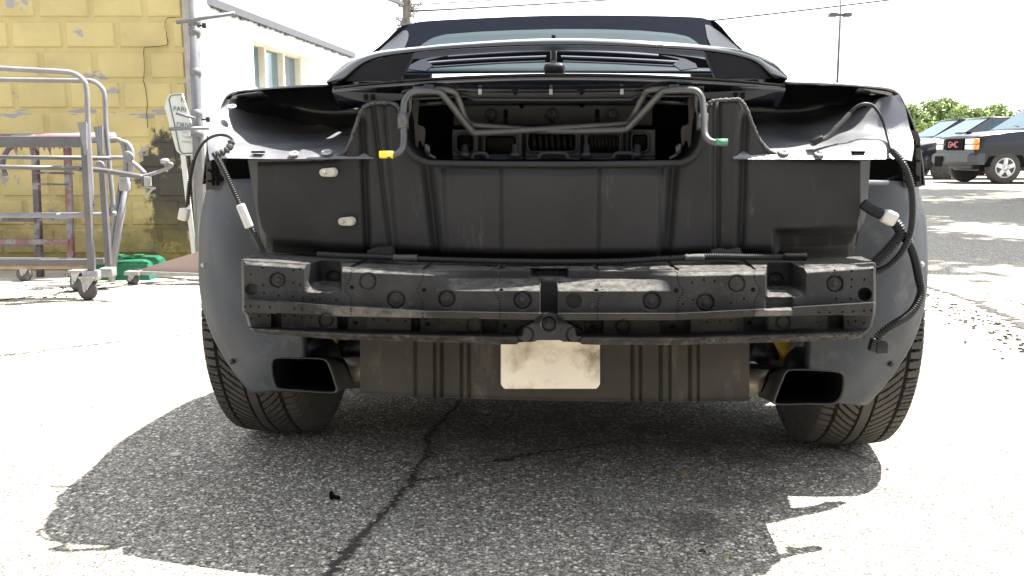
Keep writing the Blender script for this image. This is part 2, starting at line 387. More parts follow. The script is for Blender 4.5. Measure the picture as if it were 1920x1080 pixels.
#MARK_SETTING
# ================================================================== the ground
def sheet(name, pts, z, m, kind='structure'):
    o = obj(name, [(p[0], p[1], z) for p in pts], [tuple(range(len(pts)))], m, flat=True); return tag(o, kind=kind)
sheet('ground', [(-400, -100), (400, -100), (400, 700), (-400, 700)], 0.0, M['asphalt'])
def ragged(name, pts, widths, m, z=.003, n=10, jit=.25, fx=gnd):      # an uneven strip of dirt in a crack
    P = catmull([tuple(fx(*p)) for p in pts], n); w = np.interp(np.linspace(0, 1, len(P)), np.linspace(0, 1, len(widths)), widths)
    T = np.gradient(P, axis=0); T /= np.linalg.norm(T, axis=1)[:, None]
    Nn = np.stack([-T[:, 1], T[:, 0], 0*T[:, 0]], -1)
    P = P+Nn*(w*RNG.normal(size=len(P))*.45)[:, None]
    a = P+Nn*(w*(1+jit*RNG.normal(size=len(P))))[:, None]/2; b = P-Nn*(w*(1+jit*RNG.normal(size=len(P))))[:, None]/2
    V = np.stack([a, b], 1).reshape(-1, 3); V[:, 2] = z
    Fc = [(2*i, 2*i+1, 2*i+3, 2*i+2) for i in range(len(P)-1)]
    return tag(obj(name, V, Fc, m, flat=True), kind='structure')
ragged('ground_crack', [(862, 752), (845, 775), (820, 800), (800, 825), (803, 850), (778, 882), (770, 905), (735, 945), (700, 985), (670, 1015), (640, 1050), (610, 1090)],
       [.008, .010, .016, .008, .014, .009, .017, .011], M['tar'], n=22, jit=.45)
ragged('ground_crack', [(776, 903), (810, 899), (850, 892), (900, 886)], [.008, .005, .002], M['tar'], n=10, jit=.5)
ragged('ground_crack', [(928, 868), (960, 861), (1010, 852), (1060, 844), (1120, 835), (1180, 828)], [.02, .016, .009, .006, .004, .002], M['tar'], n=10, jit=.4)
ragged('ground_crack', [(1380, 790), (1440, 800), (1560, 838), (1640, 868), (1672, 885)], [.002, .003, .004, .003], M['tar'], n=10, jit=.5)
ragged('ground_crack', [(1725, 535), (1760, 545), (1800, 557), (1840, 574), (1880, 590), (1930, 618)], [.03, .022, .03, .05, .04, .05], M['tar'], n=14, jit=.5)
ragged('ground_crack', [(1790, 538), (1830, 545), (1870, 556), (1930, 575)], [.006, .006, .008], M['tar'], n=14, jit=.7)
ragged('ground_crack', [(-10, 668), (60, 662), (120, 653), (200, 644), (290, 634), (375, 624)], [.012, .007, .009, .006, .006], M['tar'], n=14, jit=.6)
ragged('ground_crack', [(-20, 566), (60, 556), (150, 545), (230, 537), (330, 533), (400, 530)], [.03, .02, .012, .015, .012], M['tar'], n=14, jit=.6)
# rough concrete strip along the block wall
P0 = [gnd(-200, 590), gnd(60, 555), gnd(200, 540), gnd(380, 531), gnd(420, 505), gnd(-200, 505)]
sheet('pavement', P0, .0015, M['concrete'])

# crumbs of broken asphalt beside the crack (nobody could count them)
mb = MB()
for i in range(150):
    t = RNG.random(); px = 1735+195*t; py = 548+72*t+RNG.random()*(28+18*t)*(1 if RNG.random() < .8 else 2)
    g = gnd(px, py); s = RNG.uniform(.003, .009)
    mb.box((g.x, g.y, s*.3), (s*1.6, s*1.1, s*.7), 0, Matrix.Rotation(RNG.random()*3, 3, 'Z'))
for i in range(45):
    px = RNG.uniform(0, 130); py = 541+RNG.normal()*9; g = gnd(px, py); s = RNG.uniform(.004, .011)
    mb.box((g.x, g.y, s*.3), (s*2.2, s*.7, s*.5), 0, Matrix.Rotation(RNG.random()*3, 3, 'Z'))
tag(mb.build('gravel', M['tar'], flat=True), 'dark crumbs of broken asphalt and twigs scattered on the sunlit ground', 'gravel', kind='stuff')

# ================================================================== yellow block wall
YW = 5.3
def wpt(px, py, d=0): p = at(px, py, YW); return Vector((p.x, YW-d, p.z))
def block_wall():
    root = empty('block_wall', (0, 0, 0), label='yellow painted concrete block wall with flaking paint and a stepped crack', cat='wall')
    x1 = wpt(352, 200).x; x0 = -6.2
    mb = MB(); mb.box(((x0+x1)/2, YW+.11, 1.2), (x1-x0, .2, 2.4))
    hrow = .1782; wblk = .322; ztop0 = wpt(200, 36).z
    r0 = -7
    for r in range(-6, 8):
        zt = ztop0-hrow*r; zb = zt-hrow
        zc0, zc1 = zb+.013, zt-.013
        if zc1 < .02: continue
        zc0 = max(zc0, .005)
        xj = wpt(118 if r % 2 == 0 else 72, 60).x
        k0 = int((x0-xj)/wblk)-1
        for k in range(k0, k0+40):
            a = xj+k*wblk+.014; b = a+wblk-.028
            if b < x0 or a > x1-.01: continue
            a = max(a, x0); b = min(b, x1-.004)
            if b-a < .05: continue
            t = .011; e = .009; y = YW+.01
            v = [(a, y, zc0), (b, y, zc0), (b, y, zc1), (a, y, zc1), (a+e, y-t, zc0+e), (b-e, y-t, zc0+e), (b-e, y-t, zc1-e), (a+e, y-t, zc1-e)]
            mb.add(v, [(0, 1, 5, 4), (1, 2, 6, 5), (2, 3, 7, 6), (3, 0, 4, 7), (4, 5, 6, 7)])
    mb.build('blockwork', M['wall'], root, flat=True)
    ck = MB()
    pts = [(346, 34), (330, 33), (314, 34), (311, 40), (310, 52), (313, 60), (314, 70), (316, 80), (314, 85), (300, 87), (285, 88), (272, 89), (270, 100), (271, 118), (272, 135), (270, 150), (273, 165), (275, 180), (277, 195), (276, 212), (277, 240)]
    P = [wpt(x+random.uniform(-.8, .8), y, .006) for x, y in pts]
    for a, b in zip(P[:-1], P[1:]): w_ = random.uniform(.0015, .0035); ck.bar(a, b, w_, w_)
    ck.build('crack', M['hole'], root, flat=True)
    cc = MB(); xa = x1+.002; xb = wpt(366, 200).x+.05
    cc.box(((xa+xb)/2, YW+.1, 1.2), (xb-xa, .24, 2.4), bev=.01)
    cc.build('corner_column', M['ccol'], root, flat=True)
block_wall()

# galvanised pipe with scaffold arms at the corner
def corner_pipe():
    root = empty('pipe_post', (at(370, 450, 5.12).x, 5.12, 0), label='galvanised steel pipe post clamped with short arms at the corner of the yellow wall', cat='post')
    mb = MB(); L0 = lambda px, py, Y: at(px, py, Y)-root.location
    a = L0(366, -10, 5.12); a.z = 1.9; b = L0(375, 480, 5.12); b.z = 0
    mb.tube([a, b], .029, 16); mb.build('pipe', M['galv'], root)
    for (y, r) in ((42, .036), (60, .034), (135, .033), (212, .033), (250, .037)):
        t = (L0(0, y, 5.12).z-b.z)/(a.z-b.z); c = b+(a-b)*t
        q = MB(); q.lathe([(.028, -.022), (r, -.02), (r, .02), (.028, .022)], c, (a-b), 16); q.build('collar', M['galv'], root)
    for p0, p1, r in (((331, 42, 4.98), (440, 25, 5.0), .011), ((330, 212, 4.98), (366, 222, 5.0), .009), ((317, 242, 4.98), (392, 240, 5.0), .011)):
        q = MB(); q.tube([L0(*p0), L0(*p1)], r, 10)
        q.build('arm', M['galv'], root)
    for (x, y) in ((383, 48), (390, 224)):
        q = MB(); q.tube([L0(x-12, y, 5.05), L0(x, y, 5.05)], .006, 8); q.box(L0(x, y, 5.05), (.022, .02, .03), 0, None, .004)
        q.build('clamp_bolt', M['steel'], root)
corner_pipe()

# the parking sign leaning on the wall
def parking_sign():
    Ys = 5.13
    base = at(366, 470, Ys)
    root = empty('parking_sign', (base.x, Ys, 0), label='leaning white parking sign box with green letters on a white stake', cat='sign')
    T = lambda px, py, d=0: at(px, py, Ys)-root.location+Vector((0, -d, 0))
    mb = MB()
    out = [(314, 183), (318, 177), (326, 175), (341, 175), (372, 278), (370, 287), (362, 291), (345, 292), (337, 288), (333, 280)]
    mb.prism([T(*p) for p in out], (0, .02, 0)); 
    mb.build('panel', M['sign'], root, flat=True)
    sd = MB(); sd.add([T(314, 183), T(305, 199, -.03), T(327, 282, -.03), T(337, 288)], [(0, 1, 2, 3)]); sd.add([T(314, 183), T(305, 199, -.03), T(305, 203, -.03), T(316, 187)], [(0, 1, 2, 3)])
    sd.build('side_flange', M['sign'], root, flat=True, solid=.003)
    bd = MB(); pts = [(317, 186), (320, 180), (326, 178), (340, 177.5)]
    P = [T(*p, .003) for p in pts]; q = [T(317, 186, .003), T(325, 222, .003), T(331, 250, .003), T(337, 281, .003), T(342, 288, .003), (T(364, 287, .003))]
    for s in (P, q):
        for a, b in zip(s[:-1], s[1:]): bd.bar(a, b, .004, .003, up=(0, 1, 0))
    bd.build('border_line', M['signgreen'], root, flat=True)
    st = MB(); st.bar(T(343, 290), Vector((T(366, 470).x, 0, 0)), .026, .016); st.build('stake', M['sign'], root, flat=True)
    def text(s, px, py, hpx, m, xs=1.0):
        cu = bpy.data.curves.new('text', 'FONT'); cu.body = s; cu.size = 1; cu.extrude = .002
        o = bpy.data.objects.new('tmp', cu); COL.objects.link(o); bpy.context.view_layer.update()
        me = bpy.data.meshes.new_from_object(o.evaluated_get(bpy.context.evaluated_depsgraph_get())); bpy.data.objects.remove(o)
        hgt = hpx*Ys/F/.72
        o = bpy.data.objects.new('lettering', me); COL.objects.link(o); o.parent = root; me.materials.clear(); me.materials.append(m)
        o.location = T(px, py, .003); o.rotation_euler = (math.radians(90), math.radians(4), 0); o.scale = (hgt*xs, hgt, hgt)
    text('N', 339, 192, 9, M['signgreen'], .9); text('PARK', 325, 208, 9, M['signgreen'], .95); text('DRIVE', 331, 239, 10, M['signgreen'], .82)
    for s, x, y in (('Upon', 339, 249), ('Towed', 341, 258), ('owners', 340, 267)): text(s, x, y, 5, M['signgrey'], .9)
parking_sign()

# ================================================================== white building
def white_building():
    Y0, Y1 = 5.34, 10.6; X0 = at(373, 200, Y0).x
    root = empty('white_building', (X0, Y0, 0), rz=-math.atan(.1), label='white stucco building with a grey flashing line and one window', cat='building')
    L = math.hypot(Y1-Y0, .1*(Y1-Y0))
    ux, uy = math.sin(math.atan(.1)), math.cos(math.atan(.1))
    def loc(px, py):                    # where the sight line meets the wall's face, in wall coordinates (0, along, z)
        u, ry, rz = ray(px, py)
        # points X0+ux*s = t*u, Y0+uy*s = t*ry
        s = (u*Y0/ry - X0)/(ux-uy*u/ry); t = (Y0+uy*s)/ry
        return Vector((0, float(s), float(H+rz*t)))
    a, b, c, d = loc(474, 72), loc(580, 104), loc(580, 160), loc(474, 160)
    s0, s1 = a.y, b.y; zt = (a.z+b.z)/2; zb = .95
    mb = MB()
    W = .3
    mb.box((-W/2, s0/2, 1.6), (W, s0, 3.2)); mb.box((-W/2, (s1+L)/2, 1.6), (W, L-s1, 3.2))
    mb.box((-W/2, (s0+s1)/2, zb/2), (W, s1-s0, zb)); mb.box((-W/2, (s0+s1)/2, (zt+3.2)/2), (W, s1-s0, 3.2-zt))
    mb.box((-2.2, L/2, 1.6), (3.8, L, 3.1))
    mb.build('wall', M['stucco'], root, flat=True)
    fr = MB(); xq = -.1; t = .022
    fr.box((xq, (s0+s1)/2, zt-t/2), (.05, s1-s0, t)); fr.box((xq, (s0+s1)/2, zb+t/2), (.05, s1-s0, t))
    for k in (0, .34, .67, 1): fr.box((xq, s0+t/2+(s1-s0-t)*k, (zt+zb)/2), (.05, t if k in (0, 1) else t*1.6, zt-zb-2*t-.002))
    f = fr.build('window', M['frame'], root, flat=True)
    pn = MB(); pn.box((xq-.03, (s0+s1)/2, (zt+zb)/2), (.012, s1-s0-.01, zt-zb-.01)); pn.build('pane', M['pane'], f, flat=True)
    tr = MB()
    A, B = loc(375, -2), loc(662, 104)
    tr.bar(A+Vector((.015, 0, 0)), B+Vector((.015, 0, 0)), .03, .05); 
    for k in range(60):
        p = A.lerp(B, (k+random.random())/60); tr.box(p+Vector((.012, 0, -.028)), (.01, .05*random.random()+.01, .03*random.random()))
    tr.build('flashing', M['trim'], root, flat=True)
    ev = MB(); A, B = loc(640, -6), loc(752, 18)
    n = 40
    for k in range(n):
        p = A.lerp(B, k/n); q = A.lerp(B, (k+.5)/n)
        ev.bar(p+Vector((.02, 0, -.1)), p+Vector((.02, 0, .02)), .02, .03)
    ev.build('corrugated_band', M['corr'], root, flat=True)
    rf = MB(); A, B = loc(700, -8), loc(746, 9); rf.bar(A+Vector((.05, 0, .01)), B+Vector((.05, 0, .01)), .05, .03); rf.build('eave', M['pole'], root, flat=True)
white_building()

# ================================================================== utility pole with vine, wires, lamp post
def twigs_pole():
    Yp = 12.0; x = at(760, 20, Yp).x
    root = empty('utility_pole', (x, Yp, 0), label='utility pole wrapped in bare pale climbing twigs behind the white building', cat='pole')
    mb = MB(); mb.tube([(0, 0, 0), (0.02, 0, 5.2)], [.07, .055], 12); mb.build('pole', M['barkpale'], root)
    tw = MB()
    for i in range(170):
        z0 = RNG.uniform(1.9, 3.5); a = RNG.uniform(0, 6.28); p = np.array([.07*math.cos(a), .07*math.sin(a), z0]); P = [p]
        for k in range(5):
            p = p+np.array([RNG.normal()*.045+.016*math.cos(a), RNG.normal()*.045, RNG.uniform(-.03, .11)]); P.append(p)
        tw.tube(P, np.linspace(.009, .003, len(P)), 5)
    tw.build('vine', M['barkpale'], root)
twigs_pole()
def wire(label, a, b, sag, r):
    P = [a.lerp(b, t)+Vector((0, 0, -sag*4*t*(1-t))) for t in np.linspace(0, 1, 24)]
    q = MB(); q.tube(P, r, 6); tag(q.build('overhead_wire', M['wire']), label, 'wire')
wire('thin upper overhead wire running from the twig covered pole', at(770, 9, 12), at(1400, -38, 26), .05, .009)
wire('thicker lower overhead wire running from the twig covered pole', at(772, 21, 12), at(1500, -30, 26), .05, .015)
wire('overhead wire rising to the right behind the soft top', at(1150, 58, 30), at(1900, -30, 30), .05, .03)
def lamp_post():
    Yp = 40.; b = gnd(1570, 300); x = at(1569, 200, Yp).x
    root = empty('lamp_post', (x, Yp, 0), label='tall thin dark parking lamp post with two box lamp heads', cat='lamp post')
    T = lambda px, py: at(px, py, Yp)-root.location
    p0 = Vector((0, 0, 0)); p1 = T(1579, -40)
    mb = MB(); mb.tube([p0, p1], [.07, .045], 10); mb.build('mast', M['pole'], root)
    mb = MB(); mb.bar(T(1560, 28), T(1594, 28), .1, .1); mb.build('cross_arm', M['pole'], root, flat=True)
    for x0, x1 in ((1555, 1569), (1582, 1595)):
        q = MB(); q.box((T(x0, 28)+T(x1, 28))/2, ((x1-x0)*Yp/F, .35, .16), 0, None, .02); q.build('lamp_head', M['pole'], root)
lamp_post()

# ================================================================== trees
def leaf_cloud(cs, n, size, seed, drop=.0):
    r = np.random.default_rng(seed); v = []; f = []; mi = []
    tot = sum(c[3]*c[4]*c[5] for c in cs)
    for (x, y, z, a, b, c) in cs:
        k = int(n*a*b*c/tot)
        for i in range(k):
            d = r.normal(size=3); d /= np.linalg.norm(d); q = d*(r.random()**.42)*np.array([a, b, c])+np.array([x, y, z])
            u = r.normal(size=3); u /= np.linalg.norm(u); w = np.cross(u, r.normal(size=3)); w /= np.linalg.norm(w)
            s = size*r.uniform(.6, 1.4)
            m = len(v); v += [q-u*s, q+w*s*.42, q+u*s, q-w*s*.42]; f.append((m, m+1, m+2, m+3)); mi.append(0 if r.random() < .6 else 1)
    return v, f, mi
def tree(x, y, h, w, label, seed, cat='tree', group='trees beyond the parked cars', leaves=5000, size=.105, zlow=.15):
    r = np.random.default_rng(seed)
    root = empty('leafy_tree', (x, y, 0), label=label, cat=cat, group=group)
    tk = MB(); tk.tube([(0, 0, 0), (.05, .03, h*.3), (-.02, .05, h*.6), (0, 0, h*.85)], [.11*h/4, .09*h/4, .06*h/4, .02], 9)
    cs = []
    for i in range(34):
        a = r.uniform(0, 6.28); q = r.uniform(.15, .95); zz = h*r.uniform(zlow+.12, .9); rad = w*q*math.sin(math.pi*min(1, .18+.75*zz/h))
        c = (rad*math.cos(a), rad*math.sin(a)*.7, zz, w*r.uniform(.14, .38), w*r.uniform(.14, .38), h*r.uniform(.05, .13)); cs.append(c)
        tk.tube([(0, 0, h*.25), (c[0]*.5, c[1]*.5, c[2]*.75), (c[0], c[1], c[2])], [.04*h/4, .028*h/4, .01], 6)
    tk.build('trunk', M['bark'], root)
    v, f, mi = leaf_cloud(cs, leaves, size, seed+5)
    obj('crown', v, f, [M['leafa'], M['leafb']], root, flat=True, mi=mi)
for i, (px, top, lab) in enumerate([(1700, 190, 'bright green leafy tree partly behind the fender of the black convertible'), (1765, 178, 'tallest bright green tree above the dark car'), (1822, 188, 'bright green tree between the tallest tree and the windscreen of the black utility vehicle'), (1872, 186, 'bright green tree just left of the windscreen of the black utility vehicle'), (1945, 194, 'bright green tree behind the black utility vehicle')]):
    Yt = 40+1.5*(i % 2); p = at(px, top, Yt); tree(p.x, Yt, p.z-.1, 1.5, lab, 30+i)
# the big shade tree whose leaves dapple the parking area stands right of the picture
def shade_tree():
    root = empty('shade_tree', (13.5, 9.0, 0), label='large shade tree standing beside the parking area', cat='tree')
    r = np.random.default_rng(77); tk = MB(); tk.tube([(0, 0, 0), (.1, .1, 3), (-.3, .4, 6), (-.6, 1, 9)], [.35, .28, .2, .08], 12)
    cs = []
    for i in range(75):
        x, y = r.uniform(-8.2, .5), r.uniform(-2, 10); z = r.uniform(6.2, 9.5)
        if (x+13.5) < 3.5: continue
        cs.append((x, y, z, r.uniform(.7, 1.3), r.uniform(.7, 1.3), r.uniform(.4, .8)))
        if i % 2 == 0: tk.tube([(-.1, .2, 4), (x*.5, y*.5, z*.8), (x, y, z)], [.12, .07, .02], 6)
    tk.build('trunk', M['bark'], root)
    v, f, mi = leaf_cloud(cs, 24000, .17, 78); obj('crown', v, f, [M['leafa'], M['leafb']], root, flat=True, mi=mi)
shade_tree()

# brick building added out of view behind the camera to keep low sky off the car
def added_sky_blocker():
    root = empty('added_sky_blocker', (0, -13, 0), label='long dark brick building added out of view behind the camera to block low sky', cat='building')
    m = pmat('dark_brick', (.1, .06, .045), .8, var=.3, vs=6)
    q = MB(); q.box((0, -4, 3.6), (46, 8, 7.2)); q.build('wall', m, root, flat=True)
    q = MB(); q.box((0, -4, 7.3), (46.4, 8.4, .2)); q.build('roof', M['trim'], root, flat=True)
    for k in range(-5, 6):
        q = MB(); q.box((k*4, .03, 3.2), (1.7, .1, 2.0)); w = q.build('window', M['trim'], root, flat=True)
        q = MB(); q.box((k*4, .09, 3.2), (1.5, .03, 1.8)); q.build('pane', M['pane'], w, flat=True)
added_sky_blocker()

#MARK_CARS
# ================================================================== parked cars at the right
def wheel(parent, c, R, w, rimcol='silver', out=-1):
    """out: the side (along y) that shows"""
    t = MB(); r = R*.62
    t.lathe([(r, -w/2+.01), (R*.9, -w/2), (R, -w/2+.03), (R, w/2-.03), (R*.9, w/2), (r, w/2-.01)], c, (0, 1, 0), 40); wo = t.build('wheel', M['rubber'], parent)
    q = MB(); c = Vector(c); yo = out*(w/2-.015)
    q.lathe([(r, yo), (r*.93, yo-out*.0), (r*.88, yo-out*.05), (.01, yo-out*.06)], c, (0, 1, 0), 40)
    q.build('rim_barrel', M['bumper'], wo)
    sp = MB()
    for k in range(5):
        a = 2*math.pi*k/5+.3; d = Vector((math.cos(a), 0, math.sin(a)))
        sp.bar(c+d*(.1*R)+Vector((0, yo, 0)), c+d*(r*.97)+Vector((0, yo, 0)), R*.27, .03, up=(0, 1, 0), bev=.008)
    sp.lathe([(.19*R, yo-out*.01), (.19*R, yo+out*.018), (.01, yo+out*.024)], c, (0, 1, 0), 24)
    sp.lathe([(r*1.0, yo-out*.005), (r*1.0, yo+out*.012), (r*.9, yo+out*.012), (r*.9, yo-out*.005)], c, (0, 1, 0), 40)
    sp.build('rim', M[rimcol], wo)
    return wo
def loft_x(secs, nv=5, nu=4):             # sections (x, half width list ...) -> rows of (x,y,z)
    return xpatch(secs, nu, nv)
def suv():
    X0, Y0, W = 10.8, 20.3, 1.93
    root = empty('utility_vehicle', (X0, Y0, 0), label='black four wheel drive utility vehicle with amber corner lamps and a bare black plate bracket', cat='car', group='cars parked at the far side of the lot')
    def prof(h, zb, k=.0, b=.02):         # half closed section in y,z at one x: near side bottom -> top -> far side
        return [(k, zb), (k-.0, zb+.12), (k-.02, (zb+h)*.55), (k+.03, h-.09), (k+.12, h-.015), (W/2, h+.02), (W-k-.12, h-.015), (W-k-.03, h-.09), (W-k+.02, (zb+h)*.55), (W-k, zb+.12), (W-k, zb)]
    secs = []
    for x, h, zb, k in ((.1, 1.02, .55, .04), (.12, 1.12, .5, .02), (.35, 1.17, .5, 0), (.9, 1.24, .5, 0), (1.35, 1.28, .5, 0), (1.5, 1.3, .45, 0), (3.2, 1.3, .42, 0), (4.9, 1.28, .5, .02)):
        secs.append([(x, y, z) for y, z in prof(h, zb, k)])
    A = np.array(secs)
    V, Fc = xpatch(A, 4, 3); obj('body', V, Fc, M['suvpaint'], root)
    mb = MB(); mb.box((.105, W/2, .8), (.03, W-.12, .52)); mb.build('nose_panel', M['suvpaint'], root, flat=True)
    ca = MB()
    lo = [(1.35, .1, 1.27), (4.85, .1, 1.26), (4.85, W-.1, 1.26), (1.35, W-.1, 1.27)]; hi = [(2.15, .24, 1.82), (4.7, .22, 1.84), (4.7, W-.22, 1.84), (2.15, W-.24, 1.82)]
    ca.add(lo+hi, [(0, 1, 5, 4), (1, 2, 6, 5), (2, 3, 7, 6), (3, 0, 4, 7), (4, 5, 6, 7)]); cb = ca.build('cabin', M['suvpaint'], root, flat=True)
    def quad(name, a, b, c, d, m, par, inset=.06, off=(-.012, -.012, .0)):
        P = [Vector(q) for q in (a, b, c, d)]; ctr = sum(P, Vector())/4; P = [ctr+(q-ctr)*(1-inset)+Vector(off) for q in P]
        q = MB(); q.add(P, [(0, 1, 2, 3)]); return q.build(name, m, par, flat=True, solid=.006)
    quad('windshield', lo[3], lo[0], hi[0], hi[3], M['carglass'], cb, .1, (-.012, 0, .008))
    quad('side_window', (1.75, .12, 1.3), (2.75, .12, 1.3), (2.75, .22, 1.78), (2.2, .23, 1.78), M['carglass'], cb, .06, (0, -.014, 0))
    quad('side_window', (2.85, .12, 1.3), (3.8, .12, 1.3), (3.8, .22, 1.78), (2.85, .22, 1.78), M['carglass'], cb, .06, (0, -.014, 0))
    g = MB(); g.box((.075, W/2-.02, .93), (.03, .86, .28), 0, None, .008); gr = g.build('grille', M['hole'], root, flat=True)
    em = MB()
    def stroke(y0, z0, y1, z1): em.bar((.052, y0, z0), (.052, y1, z1), .022, .012, up=(1, 0, 0))
    yc = W/2+.02; s = .075
    # G M C read from the left for someone facing the nose: the vehicle's far side is at the left
    def letters(y):
        def P(a, b): return (y-a*.115, .93+b*.06)
        return P
    P = letters(yc+.215); [stroke(*P(*a), *P(*b)) for a, b in (((1, 1), (0, 1)), ((0, 1), (0, -1)), ((0, -1), (1, -1)), ((1, -1), (1, 0)), ((1, 0), (.5, 0)))]
    P = letters(yc+.06); [stroke(*P(*a), *P(*b)) for a, b in (((0, -1), (0, 1)), ((0, 1), (.55, -.6)), ((.55, -.6), (1.1, 1)), ((1.1, 1), (1.1, -1)))]
    P = letters(yc-.115); [stroke(*P(*a), *P(*b)) for a, b in (((1, 1), (0, 1)), ((0, 1), (0, -1)), ((0, -1), (1, -1)))]
    em.build('emblem', M['red'], gr, flat=True)
    for y0, y1 in ((.1, .44), (W-.44, W-.1)):
        for z in (.865, 1.0):
            q = MB(); q.box((.07, (y0+y1)/2, z), (.03, y1-y0, .115), 0, None, .01); q.build('headlight', M['lamp'], root)
    for z in (.865, 1.0):
        for yy in (.03,):
            q = MB(); q.box((.1, yy, z), (.11, .13, .125), 0, None, .02); q.build('indicator', M['amber'], root)
    bp = MB()
    prof2 = [(-.02, .72), (-.08, .66), (-.08, .52), (-.02, .45), (.1, .45), (.1, .72)]
    ys = [-.01, .1, W/2, W-.1, W+.01]; xo = [.22, .04, 0, .04, .22]
    v = []
    for y, o in zip(ys, xo): v += [(a+o, y, z) for a, z in prof2]
    f = [(i*6+j, i*6+(j+1) % 6, (i+1)*6+(j+1) % 6, (i+1)*6+j) for i in range(4) for j in range(6)]+[(0, 1, 2, 3, 4, 5), (29, 28, 27, 26, 25, 24)]
    bp.add(v, f); bp.build('bumper', M['bumper'], root, flat=True)
    q = MB(); q.box((-.1, W-.58, .52), (.02, .36, .26), 0, None, .01)
    for a in (-.13, .13):
        for b in (-.08, .08): q.box((-.112, W-.58+a, .52+b), (.008, .03, .03))
    q.build('plate_bracket', M['hole'], root, flat=True)
    q = MB(); q.box((.5, W/2, .42), (.5, 1.1, .16), 0, None, .03); q.box((2.5, W/2, .4), (4.2, 1.2, .2)); q.build('chassis', M['steel'], root, flat=True)
    for hx in (.38,):
        for yy in (.55, .95): 
            q = MB(); q.box((hx, W-yy, 1.215), (.1, .2, .03)); q.build('hood_vent', M['hole'], root, flat=True)
    for (x, y, o) in ((.82, .11, -1), (.82, W-.11, 1), (3.75, .11, -1), (3.75, W-.11, 1)):
        wheel(root, (x, y, .38), .38, .24, 'rim', o)
    for xx in (.82, 3.75):
        q = MB(); n = 24; v = []
        for k in range(n+1):
            a = math.pi*k/n; v += [(xx+.47*math.cos(a), -.004, .4+.45*math.sin(a)), (xx+.47*math.cos(a), .3, .4+.45*math.sin(a)), (xx+.36*math.cos(a), -.004, .4+.34*math.sin(a))]
        f = [(3*k, 3*k+3, 3*k+4, 3*k+1) for k in range(n)]+[(3*k, 3*k+2, 3*k+5, 3*k+3) for k in range(n)]
        q.add(v, f); q.build('wheel_arch', M['hole'], root)
    q = MB(); q.tube([(1.65, .45, 1.33), (1.45, .7, 1.36), (1.5, 1.0, 1.38)], .012, 6); q.build('wiper', M['hole'], root)
suv()

def car_generic(name, X0, Y0, sc, paint, label, plate=False):
    W = 1.8; root = empty(name, (X0, Y0, 0), label=label, cat='car', group='cars parked at the far side of the lot'); root.scale = (1, 1, sc)
    st = [(.0, .5, .66, .35), (.06, .3, .74, .16), (.3, .28, .84, .06), (.9, .26, .93, .02), (1.35, .26, .98, 0), (2.6, .24, 1.0, 0), (3.9, .26, 1.02, .02), (4.4, .3, .98, .08), (4.5, .4, .9, .2)]
    secs = []
    for x, zb, h, k in st:
        secs.append([(x, k, zb), (x, k-.02, (zb+h)/2), (x, k+.02, h-.07), (x, k+.14, h-.005), (x, W/2, h+.02), (x, W-k-.14, h-.005), (x, W-k-.02, h-.07), (x, W-k+.02, (zb+h)/2), (x, W-k, zb)])
    V, Fc = xpatch(secs, 4, 4); obj('body', V, Fc, paint, root)
    q = MB(); q.box((.12, W/2, .5), (.2, W-.36, .3), 0, None, .05); q.box((2.3, W/2, .3), (3.8, 1.3, .16)); q.build('nose', paint, root)
    lo = [(1.25, .12, .98), (4.1, .12, 1.0), (4.1, W-.12, 1.0), (1.25, W-.12, .98)]; hi = [(2.15, .28, 1.43), (3.3, .28, 1.43), (3.3, W-.28, 1.43), (2.15, W-.28, 1.43)]
    A = []
    for t in (0, .5, 1):
        A.append([Vector(lo[i]).lerp(Vector(hi[i]), t) for i in range(4)])
    ca = MB(); ca.add(lo+hi, [(0, 1, 5, 4), (1, 2, 6, 5), (2, 3, 7, 6), (3, 0, 4, 7), (4, 5, 6, 7)]); cb = ca.build('cabin', paint, root, flat=True)
    rf = MB(); rf.box((2.72, W/2, 1.435), (1.25, W-.56, .05), 0, None, .02); rf.build('roof', paint, root)
    def quad(nm, P, off, inset=.08):
        P = [Vector(q) for q in P]; ctr = sum(P, Vector())/4; P = [ctr+(q-ctr)*(1-inset)+Vector(off) for q in P]
        q = MB(); q.add(P, [(0, 1, 2, 3)]); q.build(nm, M['carglass'], cb, flat=True, solid=.006)
    quad('windshield', (lo[3], lo[0], hi[0], hi[3]), (-.012, 0, .01)); quad('side_window', ((1.7, .14, 1.0), (2.6, .14, 1.0), (2.6, .27, 1.4), (2.2, .27, 1.4)), (0, -.012, 0))
    quad('side_window', ((2.66, .14, 1.0), (3.8, .14, 1.0), (3.3, .27, 1.4), (2.66, .27, 1.4)), (0, -.012, 0))
    for yy in (.2, W-.2):
        q = MB(); q.box((.1, yy, .66), (.2, .3, .14), 0, None, .05); q.build('headlight', M['lamp'], root)
    q = MB(); q.box((.02, W/2, .66), (.04, .7, .12), 0, None, .02); q.box((.0, W/2, .45), (.04, 1.0, .1), 0, None, .02); q.build('grille', M['hole'], root)
    q = MB(); q.box((-.005, W/2, .66), (.03, .72, .018)); q.build('grille_bar', M['chrome'], root, flat=True)
    if plate:
        q = MB(); q.box((.05, .38, .5), (.02, .31, .16)); q.build('licence_plate', M['white'], root, flat=True)
    for (x, y, o) in ((.85, .1, -1), (.85, W-.1, 1), (3.6, .1, -1), (3.6, W-.1, 1)):
        wheel(root, (x, y, .32/sc*1.0), .32, .2, 'bumper', o)
    return root
car_generic('parked_car', 11.0, 23.6, 1.17, M['sedanpaint'], 'dark car with a pale reflecting windscreen parked behind the black utility vehicle')
car_generic('parked_car', 12.2, 27.5, 1.24, M['suvpaint'], 'dark car farther back whose roof shows just above the hood of the black utility vehicle')
car_generic('parked_car', at(1908, 300, 13.9).x, 12.0, 1.0, M['silver'], 'light coloured car showing only its headlamp corner at the right edge of the photo', True)

